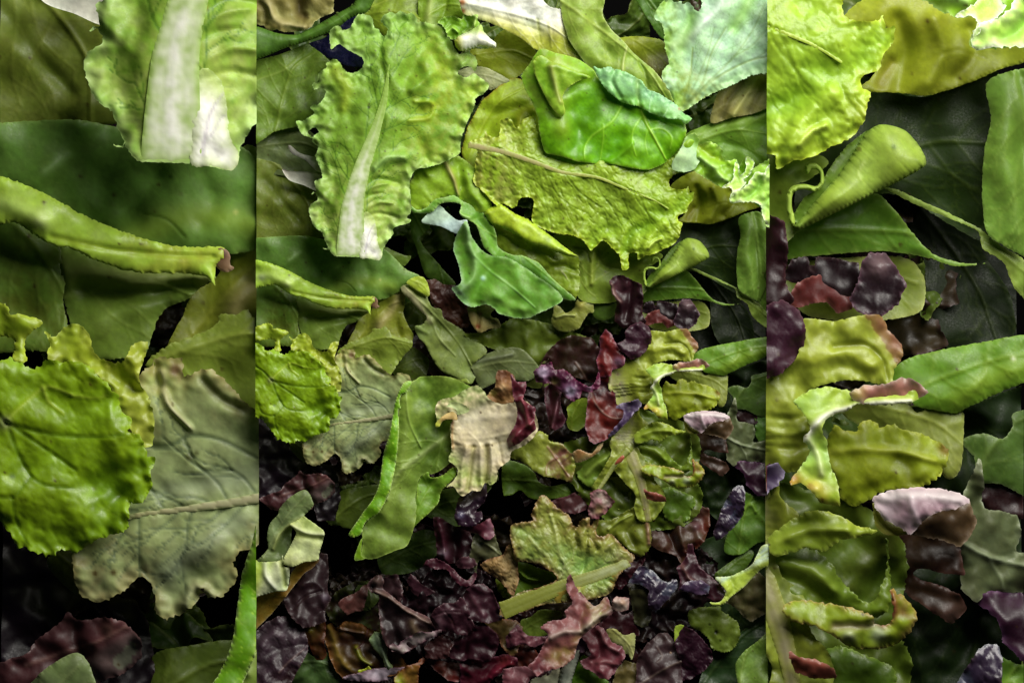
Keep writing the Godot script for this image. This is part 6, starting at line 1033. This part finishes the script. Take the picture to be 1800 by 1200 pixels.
	leaf("green_leaf", "shadowy green lobed leaf above the grey green oakleaf", 2, q(6, [1518, 335, 1590, 310, 1655, 328, 1690, 285, 1690, 245, 1740, 230, 1860, 225, 1860, 500, 1760, 530, 1650, 480, 1580, 470, 1560, 390]), "smooth", "4c6c36", {"dome": [5.0, 9.0], "m": "42602e", "e": "7c9464", "ew": 1.6})
	leaf("red_leaf", "dark maroon lobe in the shade of the grey green oakleaf", -8, q(6, [1568, 490, 1640, 468, 1722, 508, 1736, 590, 1690, 600, 1600, 580]), "oak", "402a28", {"dome": [5.0, 8.0]})
	leaf("green_leaf", "green scrap of leaf at the edge among the dark lobes", -4, q(6, [1725, 500, 1770, 470, 1860, 450, 1860, 700, 1750, 705, 1720, 640]), "crisp", "4f8038", {"dome": [4.0, 8.0]})
	leaf("red_leaf", "dark folded leaf with a slit like hollow below the pale pink curl", 16, q(6, [1260, 660, 1330, 645, 1400, 620, 1500, 680, 1520, 780, 1440, 770, 1380, 755, 1345, 772, 1360, 800, 1450, 830, 1510, 860, 1528, 900, 1482, 946, 1420, 905, 1340, 850, 1290, 780]), "oak", "40361e", {"dome": [7.0, 11.0], "m": "342c1c", "e": "6c5444", "ew": 2.5, "b": [[q(6, [1480, 910]), 9.0, "6c4c48", 0.6, 4.0]]})
	leaf("green_leaf", "lime pointed lobe reaching from the rib under the scalloped lobe", 56, q(6, [860, 660, 900, 620, 940, 595, 1005, 568, 1080, 578, 1160, 618, 1225, 635, 1150, 652, 1100, 662, 1040, 698, 980, 690, 880, 715]), "crisp", "87a036", {"mat": "wet", "dome": [9.0, 10.0], "m": "788f30", "t": [0.0, 0.06], "e": "aebc60", "ew": 2.0, "s": [[q(6, [880, 670, 980, 630, 1120, 630]), 5, 4, 5.0, "a0b450", 0.5]]})
	leaf("green_leaf", "curved green lobe with glossy folds right of the forked rib", 36, q(6, [862, 720, 900, 690, 965, 678, 1042, 715, 1080, 760, 1120, 820, 1200, 880, 1250, 800, 1262, 720, 1255, 660, 1270, 800, 1260, 900, 1200, 925, 1100, 910, 1000, 880, 900, 850]), "crisp", "6e8a30", {"mat": "wet", "dome": [9.0, 12.0], "m": "5c7828", "s": [[q(6, [900, 740, 1000, 760, 1080, 830]), 7, 6, 7.0, "8ca44c", 0.4], [q(6, [880, 790, 960, 810, 1040, 870]), 7, 6, -8.0]]})
	leaf("green_leaf", "yellow lime curl with a pink upright edge and two water drops", 58, q(6, [905, 885, 960, 868, 1010, 868, 1120, 888, 1200, 915, 1222, 948, 1262, 940, 1275, 900, 1266, 830, 1310, 860, 1340, 890, 1350, 930, 1322, 980, 1280, 1010, 1200, 1028, 1130, 1020, 1080, 985, 1000, 945, 930, 930]), "crisp", "86a02c", {"mat": "wet", "dome": [10.0, 11.0], "m": "7a9228", "g": [[q(6, [1250, 960, 1310, 900]), "8c5c40"]], "e": "a88c58", "ew": 2.0, "s": [[q(6, [1080, 950, 1150, 950, 1215, 945]), 4, 3, -5.0, "a47c80", 0.6], [q(6, [1268, 840, 1275, 900, 1240, 945]), 3, 3, 6.0, "a0403c", 0.7]], "b": [[q(6, [1125, 982]), 6.0, "c0c8b4", 0.6, 5.0], [q(6, [1225, 975]), 7.0, "b8c4c0", 0.6, 5.0]]})
	leaf("green_leaf", "dark crinkled green lobe beside the lower part of the rib", 24, q(6, [1000, 1065, 1050, 1035, 1105, 1028, 1200, 1058, 1270, 1088, 1294, 1140, 1262, 1190, 1240, 1260, 1100, 1260, 1050, 1160]), "crisp", "567828", {"mat": "wet", "dome": [9.0, 12.0], "m": "486a22", "e": "84a050", "ew": 2.0})
	leaf("green_leaf", "green folded lobe on the near side of the forked rib", 30, q(6, [450, 850, 500, 820, 560, 782, 640, 755, 720, 735, 770, 760, 740, 820, 690, 890, 620, 985, 585, 1040, 520, 1010, 470, 960]), "crisp", "70903a", {"mat": "wet", "dome": [9.0, 12.0], "m": "5c7a2e", "s": [[q(6, [520, 940, 600, 860, 690, 790]), 7, 6, 7.0, "98b060", 0.4], [q(6, [500, 880, 580, 830, 660, 790]), 6, 5, -7.0]]})
	leaf("green_leaf", "lime leaf folds in the crook below the forked rib", 20, q(6, [660, 990, 700, 960, 750, 960, 800, 1010, 840, 1060, 820, 1130, 760, 1180, 700, 1150, 650, 1080]), "crisp", "788e34", {"dome": [-8.0, 14.0], "e": "a4b460", "ew": 3.0})
	leaf("red_leaf", "small pink and cream frilled curl at the foot of the rib fork", 70, q(6, [552, 1068, 600, 1038, 648, 1048, 672, 1080, 716, 1122, 690, 1160, 650, 1205, 600, 1240, 545, 1235, 540, 1170, 560, 1120]), "oak", "d0b4a4", {"dome": [7.0, 9.0], "ruf": [8.0, 14.0, 9.0], "m": "9c5464", "e": "903c54", "ew": 3.0, "mat": "pale", "b": [[q(6, [610, 1180]), 8.0, "a09c58", 0.6, -4.0]]})
	# --- lower right reds
	leaf("red_leaf", "wide maroon and olive leaf hanging below the lower rib", 16, q(8, [960, -20, 1100, -60, 1290, -40, 1385, -20, 1392, 90, 1352, 202, 1300, 255, 1262, 225, 1230, 300, 1200, 365, 1160, 305, 1060, 275, 970, 225, 955, 100]), "oak", "543828", {"m": "484428", "dome": [7.0, 11.0], "g": [[q(8, [1280, 120, 1350, 160]), "7c3820"]], "s": [[q(8, [1060, 20, 1110, 160, 1190, 340]), 8, 6, -9.0, "2c1c14", 0.3], [q(8, [1190, 20, 1180, 160, 1220, 280]), 8, 6, 8.0]], "b": [[q(8, [1300, 100]), 8.0, "704858", 0.6, 5.0]]})
	leaf("green_leaf", "olive lime leaf with a reddish rib beside the wide maroon leaf", 40, q(8, [555, 105, 620, 60, 700, 55, 760, 20, 830, -20, 930, -30, 975, 120, 975, 235, 910, 310, 855, 295, 790, 235, 700, 160, 640, 185, 590, 150]), "crisp", "767f30", {"mat": "wet", "dome": [7.0, 10.0], "m": "5e6c28", "s": [[q(8, [930, -40, 950, 80, 965, 220]), 5, 4, 6.0, "8c6458", 0.8], [q(8, [680, 120, 760, 60, 840, 20]), 3, 2, 4.0, "98ac58", 0.5], [q(8, [860, 230, 820, 140, 880, 60]), 7, 6, -7.0, "3c401c", 0.3]]})
	leaf("red_leaf", "bunched dark red scalloped leaf right of the salad leaf tip", 34, q(8, [722, 492, 735, 445, 790, 360, 860, 320, 900, 300, 945, 282, 930, 340, 905, 385, 832, 460, 805, 500, 760, 540, 735, 530]), "oak", "52222a", {"dome": [8.0, 9.0], "ruf": [8.0, 14.0, 8.0], "m": "3c181e", "e": "7c4450", "ew": 2.5})
	leaf("red_leaf", "blistered blue purple shiny leaf with painted sheen beside the dark red scalloped leaf", 48, q(8, [825, 492, 870, 420, 900, 385, 935, 385, 992, 422, 1060, 490, 1110, 500, 1130, 480, 1158, 482, 1160, 530, 1112, 592, 1062, 642, 1012, 697, 970, 672, 958, 600, 970, 545, 900, 502]), "oak", "5a566c", {"mat": "shiny", "dome": [9.0, 11.0], "net": [22.0, 10.0, 0.25], "nc": "201828", "m": "403848", "und": [4.0, 16.0]})  # lighter blue tops and dark valleys paint sheen on the blisters
	leaf("green_leaf", "dark olive lobe hanging under the blistered blue purple leaf", 30, q(8, [828, 540, 870, 505, 960, 545, 968, 660, 978, 740, 952, 800, 912, 808, 870, 780, 858, 690]), "oak", "3c3c28", {"mat": "red", "dome": [8.0, 11.0], "b": [[q(8, [925, 785]), 4.0, "a0a4a0", 0.6, 2.0]]})
	leaf("red_leaf", "dark maroon leaf sweeping down beside the blistered blue purple leaf", 36, q(8, [1165, 395, 1200, 365, 1238, 300, 1245, 232, 1268, 228, 1284, 300, 1320, 388, 1400, 460, 1480, 540, 1498, 592, 1452, 632, 1392, 602, 1340, 580, 1222, 532, 1178, 545, 1190, 480]), "oak", "52242e", {"dome": [8.0, 11.0], "m": "43202c", "e": "84545e", "ew": 2.0, "s": [[q(8, [1200, 380, 1240, 460, 1300, 500]), 5, 4, 6.0, "7c6050", 0.5]]})
	leaf("red_leaf", "mauve blue shiny lobe with painted sheen at the foot of the sweeping maroon leaf", 50, q(8, [1180, 545, 1215, 500, 1260, 485, 1335, 482, 1392, 522, 1375, 570, 1300, 575, 1230, 555]), "oak", "6c6880", {"mat": "shiny", "dome": [8.0, 9.0], "net": [12.0, 5.0, 0.1], "m": "5c4c64"})  # pale blue base colour paints a bluish highlight
	leaf("red_leaf", "lavender crumpled leaf with painted sheen standing upright against the dark edge", 54, q(6, [1475, 1190, 1500, 1140, 1522, 1098, 1562, 1035, 1590, 1018, 1620, 1018, 1634, 1060, 1630, 1140, 1622, 1215, 1560, 1300, 1480, 1372, 1440, 1395, 1422, 1350, 1440, 1290, 1468, 1220]), "oak", "625c76", {"mat": "shiny", "dome": [9.0, 10.0], "net": [16.0, 8.0, 0.25], "nc": "281c30", "m": "382e3a"})  # sheen put into the colour: lavender tops, dark valleys
	leaf("red_leaf", "dark purple leaf with a mauve upper hem at the edge", 10, q(6, [1560, 872, 1610, 848, 1660, 846, 1760, 862, 1860, 880, 1860, 1070, 1740, 1085, 1660, 1010, 1640, 930]), "oak", "452236", {"dome": [7.0, 10.0], "t": [0.0, 0.06], "e": "9c7ca4", "ew": 3.0, "m": "371a2c"})
	leaf("red_leaf", "maroon scraps of leaf between the salad leaf and the purple lobes", 16, q(8, [598, 815, 660, 760, 740, 685, 785, 735, 865, 690, 852, 745, 892, 835, 892, 868, 790, 860, 730, 828, 670, 836, 640, 845]), "oak", "54202a", {"dome": [7.0, 9.0], "m": "3a181c", "e": "7c5054", "ew": 2.0})
	# --- the salad leaf at the lower centre
	leaf("green_leaf", "green inner leaf under the salad leaf midrib", 22, q(8, [60, 770, 130, 740, 200, 690, 340, 700, 350, 740, 260, 790, 220, 810, 255, 862, 130, 885, 80, 850]), "smooth", "76903c", {"dome": [7.0, 10.0]})
	leaf("green_leaf", "dark green leaf folds seen through the gap in the salad leaf", 24, q(8, [20, 360, 100, 360, 200, 400, 330, 440, 330, 500, 250, 530, 100, 560, 30, 600, -60, 560, -20, 430]), "smooth", "5c8028", {"dome": [8.0, 12.0], "s": [[q(8, [50, 420, 110, 470, 180, 480]), 3, 3, 8.0, "80b034", 0.6], [q(8, [230, 410, 290, 440, 300, 500]), 5, 4, 7.0, "78a030", 0.5]]})
	var salad := leaf("green_leaf", "fan shaped olive lime leaf with a broad pale midrib and red brown rim", 62, q(8, [-5, 95, 60, 72, 150, 58, 135, 20, 155, -40, 200, -110, 240, -112, 300, -50, 350, -10, 400, 20, 422, 80, 452, 106, 470, 85, 482, 60, 540, 38, 545, 110, 560, 92, 580, 60, 612, 40, 605, 80, 590, 120, 600, 165, 640, 170, 690, 150, 742, 200, 800, 260, 852, 298, 862, 315, 836, 352, 782, 360, 772, 410, 735, 460, 718, 510, 702, 552, 650, 585, 560, 605, 400, 625, 200, 650, 60, 700, -80, 720, -60, 640, 60, 560, 130, 545, 250, 505, 320, 470, 300, 430, 200, 372, 100, 342, 28, 332, 10, 250, -10, 180]), "crisp", "949a4c", {"mat": "wet", "dome": [5.0, 9.0], "m": "86904a", "t": [0.0, 0.02], "net": [15.0, 6.0, 0.12], "nc": "a8b46c", "ruf": [9.0, 22.0, 13.0], "e": "8a5c48", "ew": 6.0, "ea": 0.75, "und": [4.0, 20.0], "g": [[q(8, [420, 250, 480, 420]), "98aa74"], [q(8, [640, 250, 600, 360]), "88b060"]],
		"mid": q(8, [-60, 680, 200, 570, 420, 480, 620, 410, 820, 330]), "veins": [3, 50.0, 40.0, 1.8, 2.0, "b0b888", 0.4], "s": [[q(8, [420, 450, 340, 300, 310, 150, 270, 20]), 6, 3, 3.0, "b4bc84", 0.4], [q(8, [380, 450, 230, 300, 120, 180]), 5, 3, 2.0, "a4ac74", 0.35], [q(8, [500, 420, 520, 280, 530, 140]), 4, 3, -6.0], [q(8, [600, 380, 640, 280, 700, 220]), 7, 6, 6.0], [q(8, [470, 90, 440, 150, 460, 230]), 8, 6, -9.0, "5c6428", 0.3], [q(8, [590, 90, 560, 180, 600, 260]), 6, 5, -8.0]]}, [[q(8, [-70, 690, 100, 622, 250, 560, 420, 500, 600, 440, 730, 390, 820, 345]), 31.0, 17.0, 4.0, "848c46", "c8d2ac", true]])
	part(salad, "lower_blade", 60, q(8, [-60, 700, 100, 640, 300, 570, 500, 500, 730, 440, 715, 505, 700, 555, 650, 586, 560, 606, 400, 626, 200, 652, 60, 702]), "smooth", "a8963e", {"on": false, "mat": "wet"})
	var fold := leaf("red_leaf", "pink tan leaf fold with a lime side and crimson foot over the midrib", 86, q(8, [385, 500, 395, 460, 410, 438, 428, 490, 445, 530, 500, 590, 545, 640, 582, 662, 622, 640, 640, 610, 664, 598, 690, 660, 722, 680, 690, 710, 640, 742, 560, 802, 500, 850, 470, 880, 452, 920, 440, 962, 430, 1012, 370, 1062, 300, 1087, 230, 1100, 180, 1132, 118, 1072, 180, 1010, 215, 950, 240, 900, 258, 852, 208, 800, 250, 770, 300, 758, 342, 758, 390, 742, 375, 690, 430, 640, 418, 590, 390, 545]), "oak", "9a7060", {"dome": [8.0, 11.0], "m": "8c6458", "tooth": [1.4, 9.0], "g": [[q(8, [460, 730, 540, 740]), "9ca850"], [q(8, [330, 880, 380, 960]), "a09a48"], [q(8, [300, 1010, 200, 1080]), "7c3038"]], "e": "c89c94", "ew": 2.5, "s": [[q(8, [270, 870, 380, 830, 480, 830, 600, 740, 700, 680]), 6, 5, 8.0, "dcc4b8", 0.6], [q(8, [450, 560, 500, 680, 480, 800]), 9, 8, -6.0], [q(8, [600, 650, 580, 720, 520, 800]), 8, 7, 5.0, "d0d0b0", 0.4]]})
	part(fold, "pink_upturned_tip", 90, q(8, [700, 665, 715, 610, 735, 592, 815, 604, 812, 670, 765, 688, 722, 676]), "oak", "d4b0a4", {"dome": [6.0, 8.0], "e": "b46c74", "ew": 2.0, "b": [[q(8, [775, 630]), 6.0, "b88c70", 0.5, 4.0]]})
	leaf("red_leaf", "pink red leaf with a toothed pale rim below the maroon scraps", 40, q(8, [485, 870, 560, 832, 600, 805, 640, 825, 662, 850, 680, 890, 702, 922, 770, 950, 792, 1000, 765, 1062, 738, 1080, 720, 1122, 680, 1168, 620, 1160, 580, 1122, 510, 1090, 484, 1052, 530, 1030, 562, 1000, 528, 920]), "oak", "9a5458", {"dome": [8.0, 11.0], "tooth": [1.4, 8.0], "m": "8a484c", "e": "d0a4a0", "ew": 2.0, "s": [[q(8, [620, 830, 660, 920, 740, 980]), 6, 5, 7.0, "c48488", 0.5], [q(8, [560, 1060, 640, 1050, 720, 1070]), 5, 5, 6.0, "b87070", 0.4], [q(8, [600, 880, 620, 980, 580, 1060]), 7, 6, -7.0]]})
	leaf("red_leaf", "small mauve rounded leaf tip beside the pink red leaf", 30, q(8, [440, 940, 460, 885, 500, 862, 530, 920, 535, 965, 490, 985, 450, 975]), "oak", "8c7480", {"dome": [7.0, 8.0]})
	leaf("green_leaf", "pale olive leaf end with a straight edge beside the pink red leaf", 26, q(8, [665, 832, 730, 825, 790, 868, 862, 858, 864, 960, 846, 1040, 820, 1000, 790, 995, 765, 945, 700, 922]), "smooth", "a8aa74", {"dome": [5.0, 8.0], "m": "989c60", "tooth": [1.0, 9.0], "t": [0.0, 0.04]})
	leaf("red_leaf", "maroon and pink crumpled leaf at the bottom left of the pink tan fold", 34, q(8, [-40, 880, 40, 795, 70, 840, 112, 872, 180, 882, 245, 880, 232, 912, 160, 945, 60, 925, -30, 950]), "oak", "84404c", {"dome": [7.0, 8.0], "und": [6.0, 13.0], "m": "9c6c6c", "e": "b88c90", "ew": 2.0})
	leaf("red_leaf", "brown amber leaf with a curled hollow at the bottom", 22, q(8, [-60, 930, 60, 935, 150, 950, 182, 1010, 150, 1060, 100, 1085, 0, 1100, -60, 1060]), "oak", "6c3c24", {"dome": [-8.0, 12.0], "e": "9c6440", "ew": 3.0, "m": "48281c"})
	leaf("red_leaf", "pale pink ruffled leaf rim along the bottom edge", 44, q(8, [-60, 1110, 20, 1095, 100, 1090, 180, 1130, 230, 1110, 250, 1120, 205, 1152, 140, 1165, 100, 1205, 60, 1260, -60, 1260]), "oak", "b47c78", {"dome": [7.0, 8.0], "m": "a46868", "e": "d4b0a8", "ew": 2.0, "g": [[q(8, [20, 1190, -40, 1240]), "983c48"]]})
	leaf("green_leaf", "pale stalk ends poking out at the bottom edge", 14, q(8, [140, 1165, 200, 1130, 240, 1110, 250, 1160, 320, 1080, 340, 1120, 330, 1260, 140, 1260]), "plain", "b4b494", {"roll": [9.0, 9.0], "mat": "pale"})


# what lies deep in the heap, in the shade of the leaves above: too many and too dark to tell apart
func deep_leaves() -> void:
	var rng := RandomNumberGenerator.new()
	rng.seed = 77
	var root := Node3D.new()
	root.name = "shaded_leaves"
	root.set_meta("kind", "stuff")
	root.set_meta("label", "small dark leaves deep in the shaded gaps of the heap")
	root.set_meta("category", "leaves")
	add_child(root)
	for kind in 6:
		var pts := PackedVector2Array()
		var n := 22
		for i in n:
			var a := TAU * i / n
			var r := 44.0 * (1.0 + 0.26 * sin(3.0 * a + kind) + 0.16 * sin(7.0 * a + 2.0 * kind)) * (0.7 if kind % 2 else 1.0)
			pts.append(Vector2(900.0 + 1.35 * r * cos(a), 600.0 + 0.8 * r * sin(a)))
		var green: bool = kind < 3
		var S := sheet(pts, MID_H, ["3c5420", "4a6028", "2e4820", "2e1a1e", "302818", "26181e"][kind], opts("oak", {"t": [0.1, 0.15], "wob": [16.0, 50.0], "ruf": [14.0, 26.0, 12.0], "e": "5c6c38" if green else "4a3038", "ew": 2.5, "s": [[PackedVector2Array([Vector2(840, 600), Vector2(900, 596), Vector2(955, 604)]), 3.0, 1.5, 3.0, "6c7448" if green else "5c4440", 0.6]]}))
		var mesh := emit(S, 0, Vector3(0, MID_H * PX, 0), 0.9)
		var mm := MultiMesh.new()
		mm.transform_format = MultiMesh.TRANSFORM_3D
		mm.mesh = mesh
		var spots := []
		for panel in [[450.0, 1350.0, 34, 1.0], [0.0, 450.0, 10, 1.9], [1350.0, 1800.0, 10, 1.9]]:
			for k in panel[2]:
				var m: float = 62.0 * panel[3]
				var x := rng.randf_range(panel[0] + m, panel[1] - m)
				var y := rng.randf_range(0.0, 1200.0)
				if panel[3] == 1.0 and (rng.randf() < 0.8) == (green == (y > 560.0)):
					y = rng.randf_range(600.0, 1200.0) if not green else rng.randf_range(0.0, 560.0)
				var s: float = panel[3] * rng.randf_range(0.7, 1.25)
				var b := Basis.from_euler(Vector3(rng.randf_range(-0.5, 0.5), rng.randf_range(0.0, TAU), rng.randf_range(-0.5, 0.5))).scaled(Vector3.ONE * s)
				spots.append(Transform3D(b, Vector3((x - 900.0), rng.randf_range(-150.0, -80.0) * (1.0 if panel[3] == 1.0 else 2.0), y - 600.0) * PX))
		mm.instance_count = spots.size()
		for i in spots.size():
			mm.set_instance_transform(i, spots[i])
		var mi := MultiMeshInstance3D.new()
		mi.name = "leaf_mass"
		mi.set_meta("kind", "stuff")
		mi.multimesh = mm
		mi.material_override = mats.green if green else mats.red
		root.add_child(mi, true)
